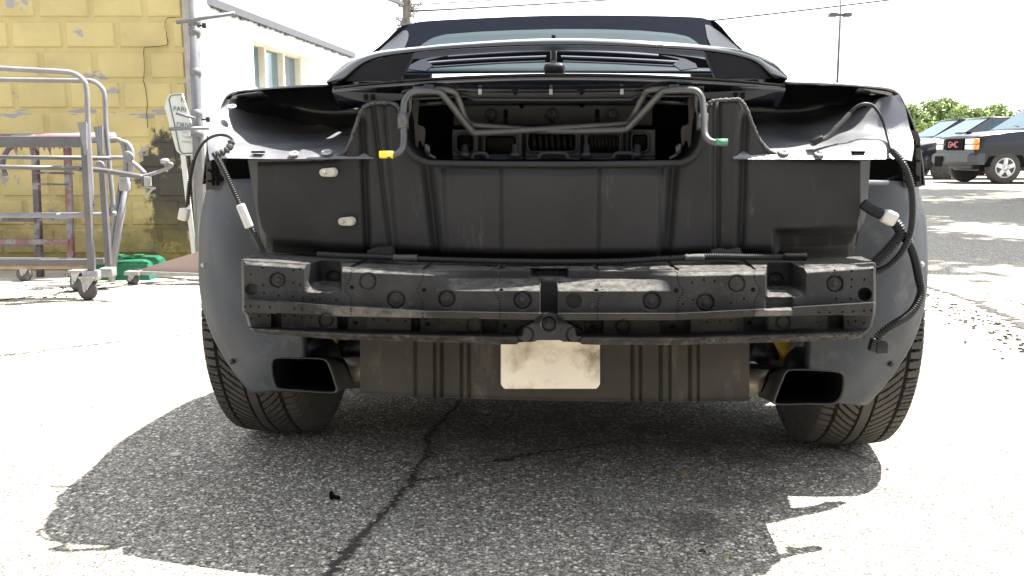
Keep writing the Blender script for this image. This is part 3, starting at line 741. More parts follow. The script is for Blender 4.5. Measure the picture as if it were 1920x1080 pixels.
#MARK_LEFT
# ================================================================== carts and clutter by the wall
def caster(parent, px, py_bot, Y, rpx, ang=0.0, name='caster'):
    r = rpx*Y/F; c = at(px, py_bot, Y); c.z = r; c = c-parent.location
    w = MB(); w.lathe([(r*.3, -.016), (r*.9, -.016), (r, -.009), (r, .009), (r*.9, .016), (r*.3, .016)], c, (math.sin(ang), math.cos(ang), 0), 28)
    o = w.build(name, M['caster'], parent)
    ax = Vector((math.sin(ang), math.cos(ang), 0)); k = MB(); sw = Vector((math.cos(ang), -math.sin(ang), 0))
    for s in (-1, 1):
        a = c+ax*(.022*s); top = a+Vector((0, 0, r*1.25))
        k.prism([a-sw*.012, a+sw*.012, top+sw*(r*.75)+sw*.02, top-sw*(r*.35)], ax*.004)
    k.box(c+Vector((0, 0, r*1.3))+sw*(r*.25), (.075, .065, .01)); k.tube([c-ax*.026, c+ax*.03], .008, 8)
    k.build('caster_fork', M['zinc'], o, flat=True)
    return o
def hand_cart():
    Ya, Yb = 4.27, 4.72
    root = empty('hand_cart', (at(165, 560, Ya).x, Ya, 0), label='grey tubular steel hand cart with rounded hoop handles on swivel casters', cat='cart')
    A = lambda px, py, Y=Ya: at(px, py, Y)-root.location
    for Y, dat in ((Ya, [(-120, 118), (0, 128), (110, 134), (138, 138), (155, 149), (162, 168), (165, 240), (172, 370), (173, 385), (168, 398), (155, 403), (100, 404), (-120, 402)]),
                   (Yb, [(-120, 146), (0, 149), (140, 151), (172, 152), (189, 163), (196, 180), (199, 240), (211, 370), (211, 385), (205, 397), (190, 402), (-120, 404)])):
        q = MB(); q.tube(catmull([tuple(A(x, y, Y)) for x, y in dat], 6), .0125, 12); q.build('hoop_handle', M['whitetube'], root)
    for Y, a, b in ((Ya-.03, (157, 232), (172, 508)), (Yb-.03, (187, 240), (204, 497))):
        q = MB(); q.bar(A(*a, Y), A(*b, Y), .031, .031, bev=.003); q.build('post', M['cart'], root, flat=True)
        x, y = a; q = MB(); q.prism([A(x-11, y-2, Y-.02), A(x+6, y-4, Y-.02), A(x+7, y+48, Y-.02), A(x+3, y+60, Y-.02), A(x-3, y+30, Y-.02)], (0, -.008, 0)); q.build('gusset', M['whitetube'], root, flat=True)
    for (y0, y1, x1, Y, w, m, t) in ((266, 266, 160, Ya+.06, .055, 'cart', 1), (493, 491, 168, Ya+.0, .03, 'cart', 1), (503, 500, 168, Ya+.02, .02, 'wood', 1), (487, 489, 196, Yb, .03, 'cart', 1)):
        q = MB(); q.bar(A(-260, y0, Y), A(x1, y1, Y), w, w, bev=.003); q.build('rail', M[m], root, flat=True)
    for (a, b, Y) in (((-200, 292), (205, 297), Ya+.1), ((-200, 309), (150, 316), Ya-.05)):
        q = MB(); q.tube([A(*a, Y), A(*b, Y)], .0115, 10); q.build('cross_tube', M['cart'], root)
    for px, py in ((160, 318), (190, 315), (243, 297)):
        q = MB(); q.lathe([(.026, -.006), (.03, 0), (.026, .006)], A(px-2, py-3, Ya+.12), (0.3, 1, .1), 18); q.build('washer', M['whitetube'], root)
    caster(root, 166, 563, 4.23, 19, .2); caster(root, 146, 546, 4.50, 17, .5); caster(root, 47, 529, 4.86, 14, 0)
    for (x, y, Y) in ((172, 512, Ya-.03), (203, 506, Yb-.15)):
        q = MB(); q.box(A(x, y+4, Y), (.07, .06, .05), 0, None, .006); q.build('caster_socket', M['zinc'], root)
hand_cart()
def pipe_clamp():
    Y = 4.3
    root = empty('pipe_clamp_bar', (at(230, 325, Y).x, Y, 0), label='long grey pipe with a clamp knob at its end sticking out of the hand cart', cat='clamp')
    A = lambda px, py, YY=Y: at(px, py, YY)-root.location
    q = MB(); q.tube(catmull([tuple(A(*p)) for p in ((150, 316), (200, 321), (262, 331), (267, 332))], 4), .0135, 12); q.build('pipe', M['cart'], root)
    q = MB(); q.tube(catmull([tuple(A(p[0], p[1], Y+.1)) for p in ((195, 297), (225, 296), (240, 300), (258, 312), (272, 326))], 5), .012, 10); q.build('bent_tube', M['whitetube'], root)
    q = MB(); q.tube(catmull([tuple(A(*p)) for p in ((266, 331), (285, 326), (305, 319), (321, 311), (320, 307), (308, 309))], 5), [.009]*26, 8); q.build('hook', M['whitetube'], root)
    q = MB(); q.lathe([(.006, -.04), (.006, 0), (.02, .002), (.022, .02), (.012, .026)], A(310, 307), (-.15, 0, 1), 16); q.build('knob', M['zinc'], root)
    q = MB(); q.box(A(277, 340), (.03, .03, .05), 0, None, .005); q.bar(A(264, 351), A(291, 353), .008); q.bar(A(272, 368), A(288, 352), .009); q.build('clamp_jaw', M['zinc'], root, flat=True)
pipe_clamp()
def rack():
    Y = 5.02
    root = empty('steel_rack', (at(100, 500, Y).x, Y, 0), label='old red and purple grey steel rack standing against the yellow wall', cat='rack')
    A = lambda px, py, YY=Y: at(px, py, YY)-root.location
    for x0, x1, m in ((65, 76, 'dkrust'), (126, 135, 'rust'), (-60, -52, 'dkrust')):
        q = MB(); b = A(x1, 520); b.z = 0; q.bar(A(x0, 268), b, .034, .034, bev=.003); q.build('upright', M[m], root, flat=True)
    for a, b, w, m in (((-200, 408), (68, 410), .035, 'dkrust'), ((68, 412), (132, 411), .014, 'dkrust'), ((-200, 450), (128, 454), .03, 'rust'), ((-200, 458), (70, 459), .02, 'cart'), ((62, 324), (138, 325), .012, 'dkrust'), ((70, 345), (130, 346), .01, 'dkrust')):
        q = MB(); q.bar(A(*a, Y-.02), A(*b, Y-.02), w, w); q.build('rail', M[m], root, flat=True)
    q = MB(); q.tube([A(-200, 263), A(215, 258)], .03, 12); q.build('top_pipe', M['rust'], root)
    q = MB()
    for k in range(12):
        x = 22+k*10.5; q.prism([A(x, 270, Y-.035), A(x+11, 270, Y-.035), A(x+7+random.uniform(-3, 3), 276+random.uniform(0, 18), Y-.045)], (0, .004, 0))
    q.build('peeling_paint', M['rust'], root, flat=True)
    for pts in ([(10, 330), (5, 305), (14, 282), (30, 270)], [(118, 272), (126, 280), (129, 296)]):
        q = MB(); q.tube(catmull([tuple(A(*p)) for p in pts], 4), .015, 8); q.build('curved_brace', M['dkrust'], root)
rack()
def leaning_stand():
    Y = 4.82
    root = empty('leaning_stand', (at(205, 526, Y).x, Y, 0), label='white splashed steel tubes leaning against the rack beside the green tub', cat='stand')
    A = lambda px, py, YY=Y: at(px, py, YY)-root.location
    b = A(209, 526); b.z = .02
    for p, q_ in (([(240, 330), (222, 430), (209, 527)], .019), ([(229, 322), (214, 420), (200, 505)], .012)):
        q = MB(); P = [A(*p[0]), A(*p[1]), A(*p[2])]; q.tube(P, q_, 12); q.build('tube', M['whitetube'], root)
    for pts in ([(206, 262), (222, 262), (231, 272), (236, 300), (233, 330)], [(228, 265), (240, 270), (247, 285), (247, 310), (240, 340)]):
        q = MB(); q.tube(catmull([tuple(A(*p)) for p in pts], 5), .014, 10); q.build('curved_top', M['whitetube'], root)
    q = MB(); q.box(A(235, 345), (.06, .05, .08), 0, None, .01); q.build('joint', M['zinc'], root)
leaning_stand()
def green_tub():
    Y = 5.0
    root = empty('green_tub', (at(232, 522, Y).x, Y, 0), label='green plastic tub lying upside down at the foot of the wall', cat='tub')
    A = lambda px, py, YY: at(px, py, YY)-root.location
    q = MB(); x0, x1 = A(176, 500, Y).x, A(296, 500, Y).x; h = A(230, 483, Y).z
    secs = []
    for z, ins in ((.0, .0), (h*.3, .006), (h*.8, .02), (h*.95, .035), (h, .08)):
        secs.append([(x0+ins, -.12+ins, z), ((x0+x1)/2, -.13+ins, z), (x1-ins*1.6, -.12+ins, z), (x1-ins*1.2, .06, z), (x1-ins*1.6, .2-ins, z), (x0+ins, .2-ins, z), (x0+ins, -.12+ins, z)])
    v = [p for s in secs for p in s]; f = [(i*7+j, i*7+j+1, (i+1)*7+j+1, (i+1)*7+j) for i in range(4) for j in range(6)]+[tuple(range(28, 34))]
    q.add(v, f); q.build('shell', M['green'], root, flat=True)
    q = MB()
    for k in (.3, .62): q.box((x0+(x1-x0)*k, .02, h+.004), ((x1-x0)*.16, .16, .012), 0, None, .004)
    q.box(((x0+x1)/2, -.135, h*.86), (x1-x0, .016, .02), 0, None, .005); q.build('rim_rib', M['green'], root)
green_tub()
def board_dolly():
    Y = 4.75
    root = empty('board_dolly', (at(300, 520, Y).x, Y, 0), label='pale pink wedge shaped board on a low caster dolly behind the left rear wheel', cat='dolly')
    A = lambda px, py, YY=Y: at(px, py, YY)-root.location
    q = MB(); q.prism([A(240, 512), A(410, 460), A(410, 514), A(262, 515)], (0, .03, 0)); q.build('board', M['pink'], root, flat=True)
    q = MB(); q.bar(A(238, 511, Y-.03), A(440, 518, Y-.03), .012, .02); q.box(A(250, 513, Y-.03), (.08, .06, .012)); q.build('dolly_frame', M['zinc'], root, flat=True)
    q = MB(); q.prism([A(236, 510, Y-.012), A(262, 502, Y-.012), A(262, 513, Y-.012)], (0, -.004, 0)); q.build('rusty_tip', M['rust'], root, flat=True)
    caster(root, 250, 535, Y-.03, 11, .3)
board_dolly()
def ground_hose(pts, r, label):
    P = catmull([tuple(gnd(*p, r)) for p in pts], 8); q = MB(); q.tube(P, r, 8); tag(q.build('hose', M['hose']), label, 'hose', 'hoses on the ground by the dolly')
ground_hose([(236, 534), (260, 524), (285, 519), (330, 522), (380, 527), (430, 529)], .007, 'dark hose curling from behind the dolly caster')
ground_hose([(180, 541), (230, 536), (270, 531), (330, 527), (370, 523), (420, 519)], .005, 'thin dark hose lying flat in front of the pink board')
ground_hose([(60, 540), (120, 537), (170, 536), (235, 528), (275, 521)], .004, 'thin hose lying under the hand cart casters')

# small things on the ground
def scrap():
    g = gnd(627, 936); root = empty('plastic_rivet', (g.x, g.y, 0), label='small black plastic push rivet lying on the shaded asphalt', cat='rivet')
    q = MB(); q.tube([(-.004, 0, .007), (.012, -.004, .005)], .0042, 10); q.lathe([(.002, -.002), (.0095, -.001), (.0095, .001), (.002, .002)], (-.006, 0, .0085), (.95, -.2, .2), 18); q.build('pin', M['hole'], root)
    for px, py, s, lab in ((1280, 898, .017, 'small dry brown leaf on the shaded asphalt below the right rear wheel'), (1362, 1049, .008, 'tiny pale dry leaf near the bottom edge of the shadow'), (1316, 1040, .007, 'tiny dark dry leaf near the bottom edge of the shadow')):
        g = gnd(px, py); v = []
        n = 8
        for k in range(n+1):
            t = k/n; w = math.sin(math.pi*t)*.4*s; x = (t-.5)*2*s; z = .004+.006*math.sin(math.pi*t)*s/.012
            v += [(x, -w, z+.003), (x, 0, z-.001), (x, w, z+.002)]
        f = [(3*k+a, 3*k+a+1, 3*k+a+4, 3*k+a+3) for k in range(n) for a in (0, 1)]
        o = obj('dry_leaf', v, f, M['leafdry'] if px != 1316 else M['tar'], None, solid=.0006); o.location = g; o.rotation_euler = (0, 0, px*.37); tag(o, lab, 'leaf')
    for px, py, s, lab in ((117, 910, .020, 'flat pale tan stone at the left tip of the shadow'), (330, 853, .013, 'pale grey flat stone in the shadow left of the wheel'), (910, 773, .009, 'small pale stone in the deep shadow under the bumper')):
        g = gnd(px, py); v = []; f = []
        r = np.random.default_rng(int(px)); nn = 10
        for zz, k in ((0, .9), (.4, 1), (.75, .75), (.85, .3)):
            for j in range(nn):
                a = 2*math.pi*j/nn; rr = s*k*(1+.18*r.normal()*.5); v.append((rr*math.cos(a)*1.2, rr*math.sin(a)*.8, zz*s*.5))
        f = [(i*nn+j, i*nn+(j+1) % nn, (i+1)*nn+(j+1) % nn, (i+1)*nn+j) for i in range(3) for j in range(nn)]+[tuple(range(3*nn, 4*nn))]
        o = obj('stone', v, f, M['stone'], None, flat=True); o.location = g; tag(o, lab, 'stone')
scrap()

#MARK_CAR
# ================================================================== the black convertible without its rear bumper
car = empty('convertible_car', (OX, OY, 0), rz=-YAW, label='black convertible seen from behind with its rear bumper skin and tail lamps removed', cat='car')

# ---- foam bumper absorber
FY0 = [(452, 473), (480, 474), (600, 483), (760, 490), (1000, 493), (1250, 490), (1420, 487), (1560, 483), (1620, 481), (1643, 481)]
FY1 = [(452, 487), (560, 494), (640, 501), (800, 507), (1028, 508), (1270, 508), (1430, 506), (1510, 503), (1643, 494)]
FY2 = [(452, 560), (640, 575), (800, 584), (1028, 588), (1270, 588), (1430, 580), (1643, 567)]
FY3 = [(452, 584), (640, 594), (800, 597), (1028, 601), (1270, 601), (1420, 594), (1643, 590)]
FY4 = [(452, 611), (640, 618), (800, 622), (1028, 625), (1270, 626), (1430, 621), (1643, 614)]
FY5 = [(452, 622), (500, 627), (640, 637), (800, 641), (930, 646), (968, 646), (974, 642), (1002, 641), (1008, 638), (1050, 638), (1056, 641), (1086, 642), (1092, 646), (1130, 647), (1270, 647), (1420, 643), (1600, 638), (1643, 634)]
RINGS = [(521, 525, 14, 'r'), (472, 543, 12, 'h'), (626, 522, 13, 'r'), (690, 528, 15, 'f'), (743, 562, 16, 'r'), (838, 560, 15, 'r'), (980, 563, 16, 'r'), (1076, 565, 15, 'h'), (1222, 564, 16, 'r'), (1322, 567, 16, 'r'),
         (1381, 532, 15, 'f'), (1454, 526, 14, 'r'), (1565, 532, 15, 'r'), (1621, 552, 13, 'H'), (612, 600, 13, 'f'), (890, 610, 14, 'f'), (1168, 612, 13, 'f'), (1468, 604, 13, 'f'), (1029, 607, 13, 'r'), (985, 627, 15, 'f'), (1077, 627, 15, 'f')]
SEAMS = [(658, 32), (793, 22), (938, 10), (1120, -8), (1270, -22), (1414, -24)]
def foamD(x, y):
    x = np.asarray(x, float); y = np.asarray(y, float)
    y0, y1, y2, y3, y4, y5 = (lerp_tab(x, t) for t in (FY0, FY1, FY2, FY3, FY4, FY5))
    bow = .085*((x-1028)/612)**2
    sL = smooth(x, 800, 905)*(1-smooth(x, 1012, 1015)); sR = smooth(x, 1043, 1046)*(1-smooth(x, 1170, 1285)); s = sL+sR
    mid = smooth(x, 1012, 1015)*(1-smooth(x, 1043, 1046)); s2 = np.maximum(s, mid)
    f = np.clip((y-y0)/(y1-y0), 0, 1)
    dA = .13*(1-f)+(.012+.05*s2)*f
    for xs, dx in SEAMS:
        xc = xs+dx*(1-f); dA = dA+.02*(np.abs(x-xc) < 4)
    g = np.clip((y-y1)/(y2-y1), 0, 1)
    dB = .012*(1-smooth(g, 0, .14))-.02*smooth(g, .6, 1)
    yf0 = y1+14; yf1 = y1+38-10*(1-smooth(np.abs(x-1028), 60, 200))*0
    sc = np.where(y < yf0, 1, np.clip(1-(y-yf0)/(yf1-yf0), 0, 1)); dB = np.maximum(dB, .062*s2*sc+dB*(1-s2*(sc > 0)))
    # lower face leans out below the scoop
    slot = mid*(y < 592); dB = np.maximum(dB, slot*.05)
    head = smooth(x, 993, 999)*(1-smooth(x, 1061, 1067))*smooth(y, 503, 506)*(1-smooth(y, 516, 523)); 
    dC = -.02+.004*np.clip((y-y2)/(y3-y2), 0, 1)
    q = np.clip((y-y3)/(y4-y3), 0, 1)
    dark = np.zeros_like(x+y)
    for a, b in ((510, 528), (634, 652), (772, 787), (905, 935), (1095, 1130), (1238, 1293), (1395, 1435), (1552, 1580)):
        dark = np.maximum(dark, smooth(x, a-1.5, a+1.5)*(1-smooth(x, b-1.5, b+1.5)))
    step = np.zeros_like(dark)
    for a, b in ((572, 635), (688, 772), (826, 905), (1000, 1055), (1293, 1380), (1440, 1530)):
        step = np.maximum(step, smooth(x, a-1, a+1)*(1-smooth(x, b-1, b+1)))
    dD = .036+.016*dark-.008*step
    h = np.clip((y-y4)/(y5-y4), 0, 1)
    dE = .036*(1-smooth(h, 0, .36))-.004*smooth(h, 0, .36)+.014*smooth(h, .45, 1)
    d = np.where(y < y1, dA, np.where(y < y2, dB, np.where(y < y3, dC, np.where(y < y4, dD, dE))))
    d = d+head*.035
    # pockets
    pL = np.clip((x-570)/34, 0, 1)*np.clip((641-x)/3, 0, 1)*np.where(y < 527, 1, np.clip(1-(y-527)/22, 0, 1))*.095
    pR = np.clip((x-1436)/3, 0, 1)*np.clip((1512-x)/34, 0, 1)*np.where(y < 536, 1, np.clip(1-(y-536)/22, 0, 1))*.095
    d = np.where(y < y2, np.maximum(d, np.maximum(pL, pR)), d)
    # right scraped ledge under its pocket
    d = d+.012*smooth(x, 1433, 1437)*(1-smooth(x, 1484, 1488))*smooth(y, 555, 560)*(1-smooth(y, 578, 582))
    # hub in the middle
    wd = np.interp(y, [583, 590, 600, 614, 640, 648], [0, 17, 30, 50, 54, 54])
    hub = (1-smooth(np.abs(x-1030), wd-3, wd+1))*(y > 586)
    d = np.where(hub > 0, d*(1-hub)+hub*(.004-.010*smooth(y, 590, 610)), d)
    for cx, cy, R, k in RINGS:
        rx = (x-cx); ry = (y-cy); r = np.sqrt(rx*rx+ry*ry)
        if k == 'f': d = d+.005*np.exp(-((r-R)/1.3)**2)+.0015*(r < R)
        elif k == 'r': d = d+.006*np.exp(-((r-R)/1.4)**2)+.004*((r < R) & (r > .5*R))+.002*(r < .5*R)-.003*(r < .3*R)
        elif k == 'h': d = d+.010*(1-smooth(r, R-1.5, R))
        else: d = d+.03*(1-smooth(r, R-1.5, R))
    return d+bow
def foam():
    base = np.arange(452, 1643.6, 1.55)
    segs = ((FY0, FY1, 13), (FY1, FY2, 52), (FY2, FY3, 14), (FY3, FY4, 14), (FY4, FY5, 16))
    rows = []
    for a, b, n in segs:
        ya, yb = lerp_tab(base, a), lerp_tab(base, b)
        for k in range(n): rows.append(ya+(yb-ya)*k/n)
    rows.append(lerp_tab(base, FY5)-.2)
    YY = np.array(rows)
    xl = np.interp(YY[:, 0], [473, 486, 583, 590, 612, 622], [480, 452, 454, 460, 466, 474])
    xr = np.interp(YY[:, -1], [481, 492, 570, 591, 614, 634], [1616, 1643, 1643, 1641, 1635, 1614])
    XX = base[None, :]+(xl-452)[:, None]*(1-smooth(base, 452, 520))[None, :]+(xr-1643)[:, None]*smooth(base, 1580, 1643)[None, :]
    D = foamD(XX, YY)
    D = D+.02*(1-smooth(XX-xl[:, None], 0, 5))+.02*(1-smooth(xr[:, None]-XX, 0, 5))
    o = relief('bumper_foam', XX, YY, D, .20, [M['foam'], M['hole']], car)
    # dried dirt on the projecting lip
    dirt_and_light = np.zeros(len(o.data.vertices))
    y2, y3 = lerp_tab(XX, FY2), lerp_tab(XX, FY3)
    band = smooth(YY, y2-10, y2+2)*(1-smooth(YY, y3-2, y3+2))
    dd = band*(.0+.5*smooth(XX, 540, 650)*(1-smooth(XX, 760, 860))+.5*smooth(XX, 1380, 1440)*(1-smooth(XX, 1480, 1500)))
    y5 = lerp_tab(XX, FY5); dd = np.maximum(dd, .3*smooth(YY, y5-18, y5-8)*smooth(np.abs(XX-1030), 60, 110))
    dirt_and_light[:XX.size] = dd.reshape(-1)
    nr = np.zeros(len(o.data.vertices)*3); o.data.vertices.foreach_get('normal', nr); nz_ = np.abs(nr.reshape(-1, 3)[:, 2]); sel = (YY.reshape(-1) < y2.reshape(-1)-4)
    dirt_and_light[:XX.size] = np.maximum(dirt_and_light[:XX.size], .42*smooth(nz_[:XX.size], .4, .85)*sel)  # upward faces and scoop floors painted paler, standing in for sunlight on them
    at_ = o.data.attributes.new('dirt_and_light', 'FLOAT', 'POINT'); at_.data.foreach_set('value', dirt_and_light.astype(np.float32))
    # pin holes, merged into the same moulded block
    v = []; f = []
    def dot(px, py, r, sq=1.0):
        c = np.array(C(px, py, float(foamD(px, py))-.0009)); n = 8; m = len(v); rr = r*1.5/F
        for k in range(n):
            a = 2*math.pi*k/n; v.append(c+np.array([rr*math.cos(a)*sq, 0, rr*math.sin(a)]))
        f.append(tuple(range(m, m+n)))
    for (xs, dx), sg in zip(SEAMS, (-1, -1, -1, 1, 1, 1)):
        y1, y2, y3, y4, y5 = (float(lerp_tab(xs, t)) for t in (FY1, FY2, FY3, FY4, FY5))
        y = y1+4
        while y < y5-2:
            k = math.exp(-((y-(y1+38))/13)**2); xx = xs+sg*11*k + (4 if y > y3 else 0)*(-sg) + (y > y4)*(y-y4)*.35*(-sg)
            dot(xx, y, 1.35); y += 5.2 if y < y3 or y > y4 else 5.5
        dot(xs-sg*2, y1+37, 4.2); dot(xs-sg*2, y1+37, 1.5); dot(xs-sg*9, y3+11, 4.6)
    for px, py in ((459, 494), (492, 502), (470, 514), (493, 535), (495, 549), (522, 554), (550, 507), (563, 505), (550, 530), (563, 534), (549, 556), (568, 559), (585, 562), (600, 560), (630, 562), (459, 575), (470, 574), (485, 575), (506, 576), (552, 579), (566, 579),
                   (471, 597), (486, 592), (503, 592), (533, 592), (552, 592), (566, 595), (583, 596), (700, 599), (727, 601), (760, 602), (831, 605), (858, 606), (1326, 604), (1350, 603), (1370, 602), (1530, 604), (1590, 603), (1604, 602), (1620, 606),
                   (1536, 586), (1556, 586), (1580, 585), (1600, 584), (1620, 583), (1634, 582), (1565, 507), (1597, 508), (1635, 506), (1597, 524), (1621, 524), (1596, 538), (1595, 560), (1568, 560), (1298, 530), (1320, 525), (1340, 527), (1300, 562), (1370, 568), (1395, 560), (1280, 570)):
        dot(px, py, 2.5, .8)
    for k in range(150):
        px = RNG.uniform(470, 1630); y0, y1 = float(lerp_tab(px, FY0)), float(lerp_tab(px, FY1)); py = RNG.uniform(y0+2, y1-2)
        if 995 < px < 1065 or abs(float(foamD(px, py))-float(foamD(px+3, py))) > .01: continue
        c = np.array(C(px, py, float(foamD(px, py))-.0015)); m = len(v); r = .0016
        for k2 in range(6):
            a = k2*math.pi/3; v.append(c+np.array([r*math.cos(a), r*1.6*math.sin(a), .0004]))
        f.append(tuple(range(m, m+6)))
    for k in range(90):
        px = RNG.uniform(1300, 1620); y4, y5 = float(lerp_tab(px, FY4)), float(lerp_tab(px, FY5)); dot(px, RNG.uniform(y4+8, y5-2), RNG.uniform(.8, 1.5))
    import bmesh
    bm = bmesh.new(); bm.from_mesh(o.data); vs_ = [bm.verts.new(tuple(map(float, p))) for p in v]; bm.verts.ensure_lookup_table()
    for q in f: fc = bm.faces.new([vs_[i] for i in q]); fc.material_index = 1
    bm.to_mesh(o.data); bm.free()
foam()
def dirt_and_light_tone(m):  # mixes in the pale tone of lip dirt and of painted sunlit tops
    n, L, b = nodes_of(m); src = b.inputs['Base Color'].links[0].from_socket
    a = n.new('ShaderNodeAttribute'); a.attribute_name = 'dirt_and_light'; tc = n.new('ShaderNodeTexCoord')
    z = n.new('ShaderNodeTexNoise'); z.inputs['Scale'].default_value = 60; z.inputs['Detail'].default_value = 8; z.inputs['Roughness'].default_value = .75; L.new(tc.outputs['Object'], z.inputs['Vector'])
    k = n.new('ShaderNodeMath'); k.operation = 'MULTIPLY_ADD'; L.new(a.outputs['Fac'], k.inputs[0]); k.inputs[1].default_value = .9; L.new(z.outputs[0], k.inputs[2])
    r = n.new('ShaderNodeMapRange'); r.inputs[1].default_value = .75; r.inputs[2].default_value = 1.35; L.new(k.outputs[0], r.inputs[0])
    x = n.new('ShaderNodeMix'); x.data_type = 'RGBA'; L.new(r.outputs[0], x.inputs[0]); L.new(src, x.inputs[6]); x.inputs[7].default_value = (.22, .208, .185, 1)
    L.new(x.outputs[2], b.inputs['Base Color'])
dirt_and_light_tone(M['foam'])

# ---- black plastic trunk tub
TT = [(465, 301), (560, 299), (620, 297), (636, 292), (648, 282), (656, 268), (664, 245), (672, 222), (680, 204), (690, 196), (705, 193), (730, 193), (742, 197), (749, 207), (754, 235), (757, 262), (763, 278), (775, 292), (795, 302), (830, 306), (1040, 308), (1250, 306), (1282, 303), (1300, 293), (1311, 278), (1317, 262), (1320, 230), (1323, 205), (1328, 195), (1340, 189), (1365, 187), (1383, 187), (1393, 193), (1402, 210), (1412, 235), (1422, 258), (1435, 276), (1448, 286), (1470, 292), (1550, 295), (1632, 298)]
TB = [(465, 303), (470, 335), (478, 385), (484, 425), (490, 452), (498, 466), (512, 474), (700, 486), (1000, 494), (1250, 492), (1450, 487), (1590, 484), (1600, 476), (1606, 455), (1612, 430), (1618, 422), (1625, 400), (1632, 300)]
GRV = [(683, 690, 7, .016), (712, 733, 5, .008), (730, 745, 4, .005), (800, 822, 11, .02), (832, 838, 4, .006), (940, 940, 3.5, .005), (1124, 1122, 3.5, .005), (1240, 1240, 5, .008), (1264, 1246, 11, .02), (1347, 1347, 5, .008), (1394, 1388, 8, .014), (1336, 1336, 3, .004)]
def tubD(x, y):
    yt, yb = lerp_tab(x, TT), lerp_tab(x, TB)
    d = .14+.035*((x-1042)/585)**2
    t = (y-300)/180
    for a, b, w, dp in GRV:
        xc = a+(b-a)*np.clip(t, -.6, 1); d = d+dp*np.exp(-((x-xc)/w)**2)
    d = d-.010*smooth(x, 812, 838)*(1-smooth(x, 1238, 1262))*smooth(y, 318, 335)
    d = d+.05*smooth(y, yb-34, yb)**2+.006*(1-smooth(y, yt, yt+12))
    d = d+.05*(1-smooth(x, 465, 484)) + .05*smooth(x, 1612, 1632)*(y < 420)
    rec = smooth(x, 1446, 1462)*(1-smooth(x, 1604, 1612))*smooth(y, 428-8*smooth(x, 1480, 1600), 440); d = d+.045*rec
    return d
def tub():
    X = np.arange(465, 1632.5, 1.55); yt, yb = lerp_tab(X, TT), lerp_tab(X, TB); yb = np.maximum(yb, yt+1)
    t = np.linspace(0, 1, 70)[:, None]; YY = yt+(yb-yt)*t
    o = relief('trunk_tub', X, YY, tubD(np.broadcast_to(X, YY.shape), YY), .34, M['plastic'], car)
    for seg in ([p for p in TT if p[0] <= 760], [p for p in TT if p[0] >= 1316]):
        P = catmull([(x, y) for x, y in seg], 8); P = P+RNG.normal(size=P.shape)*.45
        V = C(P[:, 0], P[:, 1], .143+.035*((P[:, 0]-1042)/585)**2+RNG.normal(size=len(P))*.001)
        q = MB(); q.tube(V, (.0028*(1+.5*RNG.random(len(V)))), 6); q.build('torn_seal_edge', M['tape'], o)
    mid = [p for p in TT if 755 <= p[0] <= 1320]; P = catmull(mid, 6); V = C(P[:, 0], P[:, 1], .138); q = MB(); q.tube(V, .0055, 8); q.build('rim_bead', M['plastic'], o)
    for x0, x1, yc, ang in ((597, 633, 323, .04), (632, 667, 415, -.06)):
        q = MB(); a, b = cv((x0+9, yc+.5, .137)), cv((x1-10, yc, .137)); n = 10; r = .0085
        pts = [b+Vector((r*math.cos(t), 0, r*math.sin(t))) for t in np.linspace(-math.pi/2, math.pi/2, n)]+[a+Vector((.85*r*math.cos(t), 0, .85*r*math.sin(t))) for t in np.linspace(math.pi/2, 1.5*math.pi, n)]
        q.prism(pts, (0, .01, 0)); q.lathe([(.008, 0), (.0072, -.004), (.0, -.004)], b+Vector((-.001, 0, 0)), (0, 1, 0), 16); q.lathe([(.0035, 0), (.003, -.003), (0, -.003)], a+Vector((.001, 0, 0)), (0, 1, 0), 10)
        q.build('grommet', M['beige'], o, flat=True)
tub()

# ---- lower valance with its white pad
def valance():
    X = np.arange(675, 1405.5, 1.55); yt = np.full_like(X, 628.); yb = lerp_tab(X, [(675, 738), (800, 745), (1040, 752), (1250, 754), (1405, 752)])
    t = np.linspace(0, 1, 36)[:, None]; YY = yt+(yb-yt)*t; XX = np.broadcast_to(X, YY.shape)
    d = .112+0*XX
    for a in (779, 816, 828, 866, 879, 1186, 1200, 1239, 1255, 1294, 1308): d = d+.007*np.exp(-((XX-a)/2.6)**2)
    for a, b in ((816, 828), (866, 879), (1186, 1200), (1239, 1255), (1294, 1308)): d = d-.004*smooth(XX, a, a+3)*(1-smooth(XX, b-3, b))
    d = d-.006*smooth(YY, yb-6, yb)+.012*smooth(YY, 690, 750)
    o = relief('lower_valance', X, YY, d, .17, M['valance'], car)
    X = np.arange(939, 1126, 2.); e = np.minimum(X-939, 1125-X); yb = 729-9*np.clip(1-e/9, 0, 1)**2
    t = np.linspace(0, 1, 30)[:, None]; YY = 632+(yb-632)*t; XX = np.broadcast_to(X, YY.shape)
    r = np.sqrt((XX-1032)**2+((YY-667)*1.2)**2); d = .101+.002*np.exp(-((r-11)/3)**2)+.001*np.sin(XX*.05)
    q = relief('white_pad', X, YY, d, .111, M['pad'], car)
valance()

